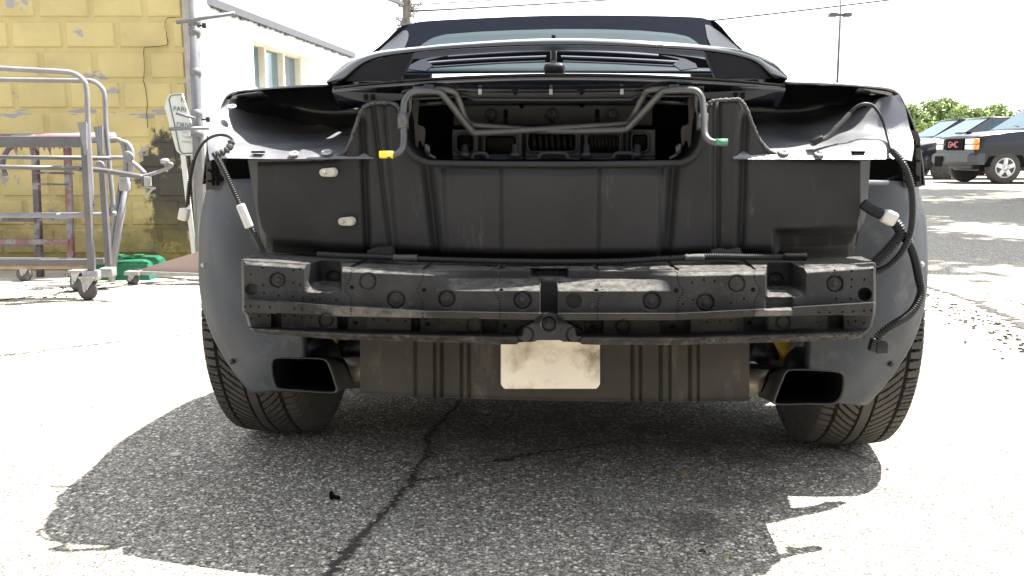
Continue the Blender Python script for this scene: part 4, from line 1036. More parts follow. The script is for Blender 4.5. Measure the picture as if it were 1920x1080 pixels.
# ---- exhaust tips
def exhaust(P, sgn):
    P = catmull(P, 3, True); n = len(P); c = P.mean(0)
    d0, d1 = .115, .30
    o0 = C(P[:, 0], P[:, 1], d0)
    cen = o0.mean(0)
    def ring(k, d, src=o0, dz=0): r = cen+(src-cen)*k; r[:, 1] = d; r[:, 2] += dz; return r
    R = [ring(.80, d1+.0, o0, -.045), ring(.95, d0+.06, o0, -.012), ring(1.0, d0+.004), ring(.985, d0), ring(.945, d0+.001), ring(.93, d0+.006), ring(.80, d0+.16, o0, -.03)]
    V = np.concatenate(R); f = []; mi = []
    for i in range(len(R)-1):
        for j in range(n): f.append((i*n+j, i*n+(j+1) % n, (i+1)*n+(j+1) % n, (i+1)*n+j)); mi.append(1 if i >= 5 else 0)
    f.append(tuple(range((len(R)-1)*n, len(R)*n))); mi.append(1)
    return obj('exhaust_tip', V, f, [M['exhaust'], M['soot']], car, mi=mi)
eL = exhaust([(505, 688), (507, 676), (518, 671), (560, 671), (600, 672), (613, 677), (620, 690), (632, 726), (632, 735), (620, 738), (560, 734), (522, 731), (512, 724), (507, 706)], -1)
eR = exhaust([(1466, 712), (1471, 700), (1482, 693), (1520, 693), (1566, 696), (1582, 700), (1587, 712), (1584, 736), (1576, 752), (1560, 759), (1510, 759), (1464, 760), (1451, 758), (1452, 748)], 1)
for e, pts in ((eL, ((636, 693, .31), (720, 690, .31))), (eR, ((1450, 717, .31), (1385, 716, .31)))):
    q = MB(); q.tube([cv(pts[0]), cv(pts[1])], .0265, 20); q.build('tail_pipe', M['pipe'], e)
for pts, r in ((((575, 706, .40), (730, 696, .42)), .034), (((1540, 722, .40), (1380, 708, .42)), .034)):
    q = MB(); q.tube([cv(pts[0]), cv(pts[1])], r, 18); q.build('muffler', M['exhaust'], car)
for pts in ((588, 694, .3), (1522, 714, .3)):
    q = MB(); c = cv(pts); q.lathe([(.0, .03), (.03, .028), (.042, .01), (.044, -.03)], c+Vector((0, .06, .02)), (0, -.2, 1), 20); q.build('muffler_cap', M['steel'], car)

# ---- tyres and wheels
AX, R = .735, .333
xo, xi = float(C(378, 590, AX-R+.01)[0])-.012, float(C(566, 745, AX-R+.08)[0])
xoR = float(C(1734, 600, AX-R+.01)[0])+.012
TW = xi-xo; TXC = (xo+xi)/2
def tyre_mesh():
    na, ns = 1000, 100; N = 92
    th = np.arange(na)*2*math.pi/na; s = np.linspace(-1, 1, ns)
    S, T = np.meshgrid(s, th)
    a = np.abs(S)
    rad = R-.010*a**2-.035*np.clip((a-.86)/.14, 0, 1)**2.2
    ph = lambda k, off=0: np.mod((T*N/(2*math.pi)+k+off), 1)
    g = np.zeros_like(S)
    line = lambda c, w: (np.abs(a-c) < w).astype(float)
    g = np.maximum(g, line(.62, .028)); g = np.maximum(g, line(.115, .022))
    zone = (a > .13) & (a < .60); k = (a-.13)*3.6+2.4*(a-.13)**2
    g = np.maximum(g, (zone & (ph(-k) < .2)).astype(float))
    sh = (a > .64); g = np.maximum(g, (sh & (ph(-(a-.64)*1.0, .3) < .16)).astype(float)*.9)
    g = np.maximum(g, ((a > .64) & (a < .93) & (np.mod(T*N*2/(2*math.pi)+.1, 1) < .1)).astype(float)*.4)
    rad = rad-.013*g
    W2 = TW/2
    V = np.stack([S*W2, -np.cos(T)*rad*1.0, np.sin(T)*rad], -1).reshape(-1, 3)
    idx = np.arange(na*ns).reshape(na, ns); nx = np.roll(idx, -1, 0)
    Fc = np.stack([idx[:, :-1], idx[:, 1:], nx[:, 1:], nx[:, :-1]], -1).reshape(-1, 4).tolist()
    v = V.tolist()
    for side, col in ((-1, 0), (1, ns-1)):                      # sidewalls
        prev = idx[:, col]
        for x, r in ((1.0, R-.06), (1.03, R-.08), (.98, R*.70), (.9, R*.68)):
            st = len(v); v += [(side*W2*x, -math.cos(t)*r, math.sin(t)*r) for t in th[::4]]
            cur = np.repeat(np.arange(st, st+len(th[::4])), 4)
            for i in range(0, na, 4):
                j = (i+4) % na
                if prev is idx[:, col]:
                    ring = [prev[(i+k2) % na] for k2 in range(5)]
                    Fc.append(tuple(ring+[cur[j], cur[i]]) if side < 0 else tuple(([cur[i], cur[j]]+ring[::-1])))
                else: Fc.append((prev[i], prev[j], cur[j], cur[i]))
            prev = cur
    return v, Fc
tv, tf = tyre_mesh()
t0 = obj('tyre', tv, tf, M['rubber'], None, flat=True)
def add_wheel(x, d, first=None):
    w = MB(); sg = -1 if x < 0 else 1
    w.lathe([(R*.69, -TW/2+.01), (R*.66, -TW/2+.03), (R*.6, -.02), (R*.6, .05), (R*.66, TW/2-.03), (R*.69, TW/2-.01)], (0, 0, 0), (1, 0, 0), 40)
    for k in range(5):
        a = 2*math.pi*k/5; dd = Vector((0, math.cos(a), math.sin(a))); w.bar(Vector((sg*(TW/2-.05), 0, 0))+dd*.03, Vector((sg*(TW/2-.03), 0, 0))+dd*R*.66, .06, .03, up=(1, 0, 0), bev=.006)
    w.lathe([(.07, -.02), (.07, .02), (.01, .03)], (sg*(TW/2-.05), 0, 0), (sg, 0, 0), 24)
    o = w.build('wheel', M['rim'], car); o.location = (x, d, R-.002)
    t = t0 if first else t0.copy()
    if not first: COL.objects.link(t)
    t.parent = o
    return o
add_wheel(TXC, AX, True); add_wheel(-TXC+(xoR+xo), AX); add_wheel(TXC*.98, AX+2.5); add_wheel(-TXC*.98, AX+2.5)

# ---- wheel liners
LSH = float(C(1731, 600, AX-R+.02)[0])+float(C(381, 600, AX-R+.02)[0])
def liner():
    rows = [[(392, 340, .375), (408, 338, .35), (435, 336, .32), (480, 335, .30)],
            [(377, 415, .385), (400, 418, .345), (440, 420, .315), (505, 420, .295)],
            [(374, 490, .385), (398, 490, .345), (445, 490, .31), (570, 490, .285)],
            [(379, 565, .38), (405, 568, .34), (460, 570, .305), (578, 570, .28)],
            [(396, 622, .37), (425, 626, .335), (480, 630, .30), (576, 630, .28)],
            [(427, 680, .36), (455, 684, .33), (500, 690, .30), (577, 690, .28)],
            [(470, 735, .345), (490, 738, .32), (530, 734, .30), (579, 728, .28)]]
    V, f = patch(rows, 8, 8)
    V[:, 1] += .0025*np.sin(V[:, 2]*38)*np.cos(V[:, 0]*31)
    for v in (V, mirror(V)+np.array([LSH, 0, 0])):
        o = obj('wheel_liner', v, f, M['liner'], car, solid=.004)
    # bolt heads along the edge
    for px, py, d in ((382, 497, .37), (435, 678, .345), (1728, 496, .36), (1671, 683, .345)):
        q = MB(); q.lathe([(.006, .002), (.0055, -.004), (0, -.005)], cv((px, py, d-.004)), (0, 1, .1), 12); q.build('liner_screw', M['steel'] if px != 382 and px != 1728 else M['zinc'], car)
liner()

# ---- quarter panels, deck, inner panels
def quarter():
    E = [(612, 160, .20), (545, 163, .23), (482, 168, .29), (432, 176, .34), (414, 203, .365), (399, 240, .38), (387, 290, .39), (380, 345, .39)]
    e = [C(*p) for p in E]
    XO = float(e[-1][0])
    rows = [e]
    rows.append([np.array([p[0]*1.02, p[1]+.16, p[2]+(.012 if i < 4 else .005)]) for i, p in enumerate(e)])
    zt = float(e[2][2])
    for d, zb, k in ((.735, .70, 1.045), (1.05, .58, 1.05), (1.2, .3, 1.04), (1.6, .19, 1.0), (2.6, .19, .99), (3.0, .3, 1.02), (3.24, .68, 1.03), (3.5, .4, 1.0), (4.0, .3, .86)):
        r = []
        hood = -.16*max(0, (d-2.7)/1.3)
        for i, p in enumerate(e):
            u = i/7
            if i < 4: r.append(np.array([p[0]*(1.03 if d < 3.2 else .95), d, zt+.012+hood-(i/3)**2*.04]))
            else:
                tt = (i-3)/4; r.append(np.array([XO*k*(.93+.07*math.sin(tt*math.pi*.6)), d, (zt-.04+hood)*(1-tt)+zb*tt]))
        rows.append(r)
    V, f = xpatch(rows, 5, 5)
    for v in (V, mirror(V)+np.array([LSH, 0, 0])*.5): obj('quarter_panel', v, f, M['paint'], car, solid=.004)
    # return lip of the lamp opening and the dark wall under the panel
    for mir in (0, 1):
        P = catmull([(490, 171, .285), (445, 178, .33), (434, 184, .345), (430, 198, .36), (444, 203, .365)], 5); V = C(P[:, 0], P[:, 1], P[:, 2])
        if mir: V = mirror(V)
        q = MB(); n = len(V); W = V.copy(); W[:, 1] += .05; W[:, 2] -= .012; q.add(np.concatenate([V, W]), [(i, i+1, n+i+1, n+i) for i in range(n-1)]); q.build('opening_lip', M['paint'], car, solid=.003)
    return rows
QR = quarter()
zb = float(C(1040, 152, .14)[2]); xl = abs(float(C(612, 152, .19)[0]))
def deck():
    S = np.linspace(-1, 1, 11)
    rows = []
    for d, dz, w in ((.20, -.026, 1.0), (.15, -.004, 1.0), (.14, .006, 1.0), (.148, .012, 1.0), (.163, .015, 1.0), (.5, .033, 1.02), (.8, .055, 1.04), (1.02, .075, 1.05)):
        rows.append([(s*xl*w+.005, d+(.07*s*s if d < .21 else 0), zb+dz-.016*s*s) for s in S])
    V, f = xpatch(rows, 4, 3); obj('deck_lid', V, f, M['lid'], car)
    # underside so that no light leaks into the tub from above
    rows = [[(s*xl*w, d+(.07*s*s if d < .21 else 0), zb+dz-.016*s*s) for s in S] for d, dz, w in ((.205, -.027, 1), (.3, -.03, 1.0), (1.02, .02, 1.05))]
    V, f = xpatch(rows, 3, 3); obj('deck_underside', V, f, M['innerdark'], car)
deck()
def inner_panels():
    rows = [[(393, 301, .165), (420, 297, .15), (500, 298, .145), (570, 298, .145), (640, 298, .145), (700, 298, .145)],
            [(391, 272, .20), (425, 274, .19), (505, 278, .20), (580, 280, .20), (650, 279, .20), (705, 279, .20)],
            [(398, 236, .26), (432, 242, .28), (510, 250, .36), (590, 256, .40), (660, 252, .40), (710, 252, .40)],
            [(408, 206, .30), (440, 211, .33), (520, 222, .48), (600, 236, .52), (670, 234, .52), (720, 234, .52)],
            [(420, 184, .31), (450, 184, .36), (530, 180, .56), (610, 186, .60), (680, 186, .60), (730, 186, .60)]]
    def crumple(V, ph):
        x, z, y = V[:, 0], V[:, 2], V[:, 1]; w = smooth(y, .16, .24)
        k = np.sin(31*x+14*z+ph)+.8*np.sin(-22*x+47*z+2*ph)+.6*np.sin(63*x+29*y+3*ph)+.5*np.sin(41*y-57*x+ph)
        V = V.copy(); V[:, 1] -= w*.008*np.sign(k)*np.abs(k)**.7; V[:, 2] += w*.002*np.sin(51*x-38*y+ph); return V
    V, f = patch(rows, 10, 10); obj('inner_panel', crumple(V, .4), f, M['inner'], car)
    rows2 = [[(a, y, .145+(d_-.145)*.62) for a, y, d_ in r] for r in rows[:4]]+[[(420, 184, .26), (450, 190, .30), (530, 208, .50), (610, 216, .52), (680, 216, .52), (730, 216, .52)]]
    V, f = patch(rows2, 10, 10); obj('inner_panel', mirror(crumple(V, 2.1)), f, M['inner'], car)
    rows = [[(440, 208, .37), (520, 220, .50), (600, 238, .54), (680, 236, .54), (740, 236, .54)],
            [(446, 190, .37), (525, 195, .53), (600, 206, .57), (680, 206, .57), (740, 206, .57)],
            [(446, 172, .37), (530, 162, .5), (610, 158, .5), (680, 158, .5), (740, 158, .5)]]
    rows = [[(a, b, c-.03) for a, b, c in r] for r in rows]
    V, f = patch(rows, 5, 6); V[:, 2] += .0
    for v in (V, mirror(V)): obj('inner_wall', v, f, M['innerdark'], car)
    # rounded pressing, washers and slots on the shelf
    for mir in (0, 1):
        def pt(*p):
            q = C(*p)
            if mir: q = mirror(q)
            return Vector(q.tolist())
        for px, py, d, r in ((434, 201, .30, .011), (551, 289, .16, .010), (613, 286, .165, .011)):
            q = MB(); c = pt(px, py, d-.006); q.lathe([(r, 0), (r*.9, -.003), (r*.45, -.003), (r*.4, .0), (0, 0)], c, (0, .5, -1), 18); q.build('washer', M['zinc'], car)
        for px, py in ((484, 285), (560, 297)):
            q = MB(); q.box(pt(px, py, .16), (.024, .012, .004), 0, None, .001); q.build('slot_tab', M['hole'], car)
inner_panels()
# trim flanges below the deck edge
for mir in (0, 1):
    q = MB(); P = [cv(p) for p in ((624, 175, .17), (640, 172, .17), (757, 176, .17), (757, 186, .17), (720, 191, .17), (682, 191, .17), (650, 183, .17))]
    if mir: P = [Vector((-p.x, p.y, p.z)) for p in P]
    q.prism(P, (0, .006, 0)); q.build('trim_flange', M['steel'], car, flat=True)
    for px in (686, 699):
        c = cv((px, 182, .168)); c.x *= (-1 if mir else 1); q = MB(); q.box(c, (.007, .004, .01)); q.build('flange_slot', M['hole'], car, flat=True)

# ---- trunk opening: cross members, coil springs, hinge rods
def trunk():
    q = MB(); bx = .62
    q.box((0.02, .60, .67), (.86, .02, .40)); q.box((0.02, .42, .53), (.86, .4, .02)); q.build('trunk_back', M['hole'], car, flat=True)
    X = np.arange(752, 1322, 2.); yt = lerp_tab(X, [(752, 172), (760, 168), (772, 166), (860, 165), (900, 166), (940, 164), (1320, 161)]); yb = lerp_tab(X, [(752, 186), (870, 180), (885, 186), (1040, 187), (1185, 186), (1200, 179), (1320, 180)])
    t = np.linspace(0, 1, 12)[:, None]; YY = yt+(yb-yt)*t; XX = np.broadcast_to(X, YY.shape)
    d = .17+.012*smooth(t, .25, .4)-.010*smooth(t, .8, 1.)+0*XX
    for a in (966, 1090): d = d+.02*(np.abs(XX-a)+(YY-166)*.6 < 7)
    o = relief('upper_cross_member', X, YY, d, .3, M['steel'], car)
    for px in (900, 1033, 1166):
        b = MB(); b.box(cv((px, 172, .167)), (.006, .006, .010)); b.build('stud', M['zinc'], o, flat=True)
    for px in (806, 1262):
        b = MB(); b.box(cv((px, 167, .162)), (.02, .03, .016), 0, None, .003); b.build('clip', M['steel'], o)
    X = np.arange(850, 1226, 2.); yt = np.full_like(X, 193.); yb = np.full_like(X, 236.); t = np.linspace(0, 1, 22)[:, None]; YY = yt+(yb-yt)*t; XX = np.broadcast_to(X, YY.shape)
    d = .34+.012*(1-smooth(YY, 193, 197))+0*XX
    d = d+.03*((np.abs(XX-978)+(YY-193)*.8) < 7)+.03*((np.abs(XX-1091)+(YY-193)*.8) < 7)
    for a in (948, 1120): d = d+.03*((np.abs(XX-a) < 3) & (YY > 206) & (YY < 221))+.01*((np.abs(XX-a) < 3) & (YY > 224) & (YY < 233))
    for a in (920, 1035, 1149):
        r = np.hypot(XX-a, YY-213); d = d+.003*np.exp(-((r-10)/2)**2)+.006*((np.hypot(XX-a, (YY-229)*1.5) < 4))
    o = relief('rear_panel', X, YY, d, .4, M['steel'], car)
    for a in (920, 1035, 1149):
        b = MB(); b.lathe([(.0075, 0), (.0075, -.005), (.004, -.006), (.003, -.002), (0, -.002)], cv((a, 213, .342)), (0, 1, 0), 6); b.build('bolt', M['rod'], o, flat=True)
    # perforated bracket
    X = np.arange(848, 1230, 1.6); yt = np.full_like(X, 243.); yb = np.full_like(X, 299.); t = np.linspace(0, 1, 38)[:, None]; YY = yt+(yb-yt)*t; XX = np.broadcast_to(X, YY.shape)
    d = .25+0*XX
    def rr(x0, x1, y0, y1, r=6):
        ax = np.maximum(np.abs(XX-(x0+x1)/2)-((x1-x0)/2-r), 0); ay = np.maximum(np.abs(YY-(y0+y1)/2)-((y1-y0)/2-r), 0); return np.hypot(ax, ay)-r
    for h in ((858, 886, 254, 283), (911, 966, 256, 288), (992, 1078, 252, 282), (1104, 1160, 254, 286), (1187, 1213, 253, 282)):
        k = rr(*h); d = d+.12*(1-smooth(k, -1.2, .6))-.004*np.exp(-((k-3)/2)**2)
    for a in (900, 982, 1092, 1172, 1180): d = d+.02*np.exp(-((XX-a)/2)**2)
    d = d-.012*smooth(YY, 290, 298)
    o = relief('bracket_frame', X, YY, d, .4, M['steel'], car)
    for px in (872, 966, 1100, 1195):
        b = MB(); c = cv((px, 293, .225)); b.lathe([(.011, -.002), (.011, .006), (.007, .007), (.006, .022), (0, .023)], c, (0, 0, 1), 10); b.build('stud', M['steel'], o)
    for x0, x1 in ((885, 915), (1010, 1065), (1150, 1190)):
        P = [cv((x0, 298, .225)), cv((x0+3, 291, .225)), cv((x0+9, 288, .225)), cv((x1-9, 288, .225)), cv((x1-3, 291, .225)), cv((x1, 298, .225))]
        b = MB(); b.tube(catmull([tuple(p) for p in P], 4), .005, 8); b.build('loop_bead', M['steel'], o)
    for x0, x1, n in ((985, 1088, 9), (1098, 1168, 10)):
        a, c = cv((x0, 268, .325)), cv((x1, 268, .325)); P = []
        for k in range(n*14+1):
            t_ = k/(n*14); p = a.lerp(c, t_); an = 2*math.pi*n*t_; P.append(p+Vector((0, .022*math.cos(an), .022*math.sin(an))))
        b = MB(); b.tube(P, .0042, 8); b.build('coil_spring', M['steel'], car)
    rods = ([(712, 290, .095), (738, 290, .095), (750, 284, .10), (757, 268, .11), (757, 205, .13), (762, 184, .135), (778, 172, .14), (816, 172, .15), (832, 180, .16), (878, 238, .20), (888, 247, .205), (905, 249, .205), (1040, 241, .215), (1165, 233, .22), (1180, 226, .22), (1190, 212, .2), (1207, 178, .18), (1217, 169, .17), (1240, 167, .165), (1300, 167, .165)],
            [(1364, 267, .095), (1338, 267, .095), (1327, 261, .10), (1321, 247, .11), (1318, 196, .13), (1311, 176, .135), (1296, 169, .14), (1252, 170, .15), (1237, 177, .16), (1183, 235, .20), (1168, 243, .205), (1150, 244, .205), (1040, 246, .215), (900, 236, .22), (884, 233, .22), (872, 221, .2), (858, 181, .18), (848, 171, .17), (828, 168, .165), (775, 168, .165)])
    for P, tm, en in ((rods[0], 'ytape', ((712, 290, .095), (738, 290, .095))), (rods[1], 'gtape', ((1364, 267, .095), (1341, 267, .095)))):
        c = catmull(P, 4); V = C(c[:, 0], c[:, 1], c[:, 2]); q = MB(); q.tube(V, .0063, 10); o = q.build('hinge_rod', M['rod'], car)
        b = MB(); b.tube([cv(en[0]), cv(en[1])], .0068, 10); b.build('tape_end', M[tm], o)
        a = P[4]; b = MB(); b.tube([cv((a[0]-1, 214, .13)), cv((a[0]-1, 242, .122))], .0105, 14); b.build('sleeve', M['rod'], o)
    for mir in (0, 1):
        def pt(*p):
            q = cv(p); q.x *= (-1 if mir else 1); return q
        q = MB(); out = [(776, 186), (782, 184), (786, 190), (784, 205), (783, 232), (788, 236), (794, 237), (797, 245), (796, 265), (793, 275), (789, 264), (785, 264), (783, 278), (779, 272), (778, 250), (776, 225), (772, 205)]
        q.prism([pt(x, y, .20) for x, y in out], (0, .006, 0)); o = q.build('hinge_arm', M['bracket'], car, flat=True)
        for r, x, y in ((.006, 799, 280), (.006, 803, 283)):
            b = MB(); b.tube([pt(x, y-10, .20), pt(x, y+8, .20)], r*.6, 8); b.tube([pt(x, y+8, .20), pt(x+14, y+14, .20)], .003, 6); b.build('pivot_clip', M['rod'], o)
        b = MB(); b.tube([pt(770, 178, .17), pt(769, 205, .18), pt(764, 222, .18)], .0035, 6); b.build('spring_wire', M['rod'], car)
trunk()

# ---- soft top
BASE = [(636, 143), (740, 140), (900, 138), (1045, 137), (1190, 138), (1345, 140), (1448, 143)]
CREST = [(768, 45), (800, 39.5), (920, 33), (1045, 29), (1180, 29), (1300, 32), (1330, 37)]
def topD(x, y):
    yb, yc = lerp_tab(x, BASE), lerp_tab(x, CREST); return 1.0+.9*(yb-np.asarray(y, float))/(yb-yc)
def soft_top():
    base, crest = BASE, CREST
    rows = [[(x, y, 1.0) for x, y in base], [(a[0]*.5+b[0]*.5, a[1]*.5+b[1]*.5, 1.46) for a, b in zip(base, crest)], [(x, y, 1.9) for x, y in crest]]
    V, f = patch(rows, 8, 8)
    so_ = obj('soft_top', V, f, M['fabric'], car)
    cw = [C(x, y, 1.9) for x, y in crest]
    rows = [[c+np.array([0, 0, -.001]) for c in cw], [c*np.array([.99, 0, 1])+np.array([0, 2.2, .012]) for c in cw], [c*np.array([1.0, 0, 1])+np.array([0, 2.6, -.01]) for c in cw]]
    V, f = xpatch(rows, 4, 4); obj('roof_panel', V, f, M['fabric'], so_)
    for sgn, k in ((-1, 0), (1, -1)):
        b, c = C(*base[k], 1.0), cw[k]
        rows = [[np.array([b[0], 1.0, b[2]]), b*.5+c*.5, c, c+np.array([0, .7, .0])],
                [np.array([b[0]*1.04, 1.0, b[2]-.08]), np.array([b[0]*1.05, 1.5, b[2]-.03]), np.array([b[0]*1.06, 2.0, b[2]-.03]), np.array([b[0]*1.06, 2.6, b[2]-.03])]]
        V, f = xpatch(rows, 4, 4); obj('side_cloth', V, f, M['fabric'], so_)
        w = MB(); w.add([np.array([sgn*(abs(b[0])*1.05+.004), 1.6, b[2]+.0]), np.array([sgn*(abs(b[0])*1.05+.004), 2.9, b[2]+.0]), np.array([sgn*(abs(c[0])+.03), 2.6, c[2]-.05]), np.array([sgn*(abs(c[0])+.03), 1.95, c[2]-.05])], [(0, 1, 2, 3)]); w.build('side_window', M['glass'], so_, flat=True, solid=.005)
    X = np.linspace(756, 1338, 80); yt = lerp_tab(X, [(756, 128), (770, 105), (795, 82), (812, 72), (835, 66), (900, 61), (970, 58), (1045, 56), (1130, 56.5), (1200, 59), (1260, 64), (1290, 70), (1308, 82), (1322, 105), (1338, 128)])
    t = np.linspace(0, 1, 12)[:, None]; YY = yt+(135-yt)*t; V = C(np.broadcast_to(X, YY.shape), YY, topD(np.broadcast_to(X, YY.shape), YY)-.02)
    # solid pane with real thickness
    obj('rear_window', V.reshape(-1, 3), grid_faces(*YY.shape), M['glass'], so_, solid=.006)
    for pts in ([(709, 97), (725, 82), (745, 65), (756, 57), (763, 57), (766, 64), (764, 76), (757, 92), (754, 99)], [(1322, 46), (1330, 47), (1350, 60), (1375, 80), (1392, 98), (1370, 97), (1335, 90), (1326, 70)]):
        P = [Vector(C(x, y, float(topD(x, y))-.035).tolist()) for x, y in pts]; q = MB(); q.prism(P, (0, .012, 0)); q.build('quarter_window', M['smoke'], so_, flat=True)
soft_top()

# ---- spoiler, louvres, brake lamp
def SPD(x): return .09+.75*((x-1040)/1000)**2
def spoiler():
    st = [(612, 150, 156), (625, 137, 154), (642, 123, 150), (662, 110, 133), (684, 102, 117), (720, 94.5, 105), (790, 87, 96), (850, 81.5, 91), (950, 75, 86), (1037, 72, 84), (1130, 73, 84.5), (1250, 79, 90), (1340, 87, 97), (1390, 94, 106), (1422, 104, 119), (1448, 116, 143), (1464, 128, 147), (1477, 141, 149)]
    secs = []
    for x, a, b in st:
        e = min(1, min(x-612, 1477-x)/90)
        dd = SPD(x)
        T = C(x, a, dd+.045); Bm = C(x, b, dd+.004); mid = C(x, a+(b-a)*.62, dd+.002)
        T2 = C(x, a+(b-a)*.22, dd+.017)
        Fr = T.copy(); Fr[1] = dd+.17; Fr[2] += .001; Fr[0] *= .99
        U = Bm.copy(); U[1] = dd+.10; U[2] += .001-.008*(1-e); U2 = Fr.copy(); U2[2] -= .007
        secs.append([T, T2, mid, Bm, Bm+np.array([0, .01, -.0006]), U, U2, Fr, T])
    A = np.array(secs); rows = np.stack([catmull(A[:, j], 5) for j in range(A.shape[1])], 1)
    V = rows.reshape(-1, 3); f = grid_faces(*rows.shape[:2])
    sp = obj('spoiler', V, f, [M['lid'], M['wing_under']], car, mi=np.tile([0, 0, 0, 0, 1, 1, 0, 0], rows.shape[0]-1))
    for sgn, pts in ((-1, [(647, 152, .262), (664, 134, .262), (686, 119, .262), (722, 107, .262), (775, 100, .262), (750, 151, .262)]), (1, [(1446, 147, .262), (1424, 122, .262), (1392, 108, .262), (1350, 100, .262), (1322, 98, .262), (1342, 148, .262)])):
        q = MB(); q.prism([cv((x_, y_, SPD(x_)+.006+.008*(y_-100)/50)) for x_, y_, d_ in pts], (0, .02, 0)); q.build('spoiler_strut', M['wing_under'], sp, flat=True)
    def bar(name, p, q_, th, d):
        P = catmull(p, 8); n = len(P); v = []
        h = th/2
        for off, dd in ((-h, .012), (-h*.2, .003), (h*.6, 0), (h, .006)):
            v.append(C(P[:, 0], P[:, 1]+off, d+dd))
        V = np.concatenate(v); f = []
        for i in range(3):
            for j in range(n-1): f.append((i*n+j, i*n+j+1, (i+1)*n+j+1, (i+1)*n+j))
        q = MB(); q.add(V, f); q.build(name, M['lid'], sp)
    d = .46
    for pts, th in (([(840, 105.5), (900, 101), (970, 97), (1030, 95)], 5), ([(1045, 95), (1110, 96.5), (1180, 100), (1235, 104)], 5),
                    ([(786, 119), (850, 114), (940, 109), (1024, 106)], 4.5), ([(1052, 106), (1140, 109), (1220, 113), (1285, 117)], 4.5),
                    ([(800, 126), (860, 122), (940, 117.5), (1022, 114.5)], 4), ([(1056, 114.5), (1140, 117.5), (1220, 121), (1275, 124)], 4)):
        bar('louvre', pts, 0, th, d)
    for pts in ([(762, 130), (770, 122), (790, 112), (812, 108), (838, 105), (800, 114), (806, 119), (812, 124), (798, 134)], [(1308, 128), (1304, 120), (1284, 111), (1262, 107), (1238, 104), (1274, 112), (1268, 117), (1262, 122), (1276, 132)]):
        q = MB(); q.add([Vector(C(x, y, d+.012-.032*(y-104)/30).tolist()) for x, y in pts], [tuple(range(9))]); q.build('louvre_end', M['lid'], sp, flat=True, solid=.003)
    q = MB(); q.prism([cv((x, y, .50)) for x, y in ((745, 113), (800, 104), (850, 99), (940, 93), (1040, 90), (1140, 92), (1230, 98), (1300, 107), (1338, 114), (1335, 127), (1275, 126), (1140, 119), (1040, 116), (940, 119), (800, 128), (748, 130))], (0, .01, 0)); q.build('louvre_backing', M['hole'], sp, flat=True)
    q = MB(); q.box((cv((1038, 92, .44))+cv((1038, 124, .44)))/2, (.014, .02, .04), 0, None, .003); q.build('spoiler_post', M['paint'], sp)
    q = MB(); a, b = cv((1020, 120, .42)), cv((1059, 143, .42)); c = (a+b)/2
    q.box(c, (b.x-a.x, .06, a.z-b.z), 0, None, .009); bl = q.build('brake_lamp', M['smoke'], sp)
    q = MB(); q.tube([cv((1038, 73, .34)), cv((1038, 66, .34))], .004, 10); q.build('antenna_stub', M['hole'], sp)
    V = C(np.array([745, 900, 1040, 1190, 1335.]), np.array([150, 146, 144.5, 145.5, 149.]), .21)
    q = MB(); q.tube(V, .0022, 6); q.build('bright_strip', M['chrome'], car)
spoiler()

# ---- underbody, suspension, brackets
def under():
    q = MB(); q.box((0, 2.0, .42), (1.0, 2.9, .38), 0, None, .05); q.box((0, 2.3, .3), (1.62, 2.2, .36), 0, None, .02); q.build('underbody', M['hole'], car)
    q = MB(); q.box((0, 2.1, .5), (1.5, 1.5, .5), 0, None, .05); q.build('floor_pan', M['hole'], car)
    for px0, px1 in ((396, 500), (1600, 1712)):
        a, b = cv((px0, 292, .44)), cv((px1, 362, .44)); q = MB(); q.box((a+b)/2, (b.x-a.x, .012, a.z-b.z)); q.build('wheelhouse_wall', M['hole'], car, flat=True)
    for pts in ([(408, 336, .36), (470, 344, .36)], [(412, 350, .36), (470, 352, .36)], [(1620, 352, .36), (1700, 326, .36)], [(1620, 354, .36), (1700, 348, .36)]):
        q = MB(); q.tube([cv(p) for p in pts], .004, 6); q.build('stay_rod', M['steel'], car)
    q = MB(); q.tube([cv((619, 615, .46)), cv((613, 680, .46))], .024, 18); q.build('shock_absorber', M['yellow'], car)
    q = MB(); q.tube([cv((1464, 630, .46)), cv((1492, 692, .46))], .024, 12); q.build('shock_absorber', M['yellow'], car)
    for a, b, r in (((560, 640, .5), (690, 655, .5), .02), ((1390, 660, .5), (1560, 672, .52), .02), ((640, 640, .5), (700, 660, .5), .014)):
        q = MB(); q.tube([cv(a), cv(b)], r, 10); q.build('suspension_arm', M['steel'], car)
    for p in ((660, 650, .47), (1433, 660, .47)):
        q = MB(); q.lathe([(.03, .01), (.03, -.02), (.012, -.022), (.012, -.03), (0, -.03)], cv(p), (0, 1, 0), 18); q.build('bushing', M['steel'], car)
    q = MB(); q.box(cv((1490, 653, .44)), (.02, .02, .05), 0, Matrix.Rotation(.35, 3, 'Y'), .004); q.build('shock_clip', M['zinc'], car)
    for sg, P in ((-1, [(387, 256), (396, 250), (412, 256), (419, 352), (386, 356)]), (1, [(1692, 250), (1702, 242), (1720, 246), (1726, 262), (1728, 350), (1694, 352)])):
        q = MB(); q.prism([cv((x, y, .335)) for x, y in P], (0, .03, 0)); o = q.build('side_bracket', M['bracket'], car, flat=True)
        r = MB(); x0, x1 = (390, 416) if sg < 0 else (1696, 1724)
        for y0, y1 in ((278, 274), (300, 302), (318, 334), (340, 338)): r.bar(cv((x0, y0, .332)), cv((x1, y1, .332)), .004, .006, up=(0, 1, 0))
        for k in (.3, .62): r.bar(cv((x0+(x1-x0)*k, 262, .332)), cv((x0+(x1-x0)*k+2, 348, .332)), .004, .006, up=(0, 1, 0))
        r.build('bracket_rib', M['hole'], o, flat=True)
        r = MB(); xx = (x0+x1)/2
        for yy in (285, 310, 326): r.lathe([(.007, 0), (.007, -.004), (.003, -.004), (0, -.001)], cv((xx, yy, .333)), (0, 1, 0), 12)
        r.build('bracket_boss', M['hole'], o)
under()

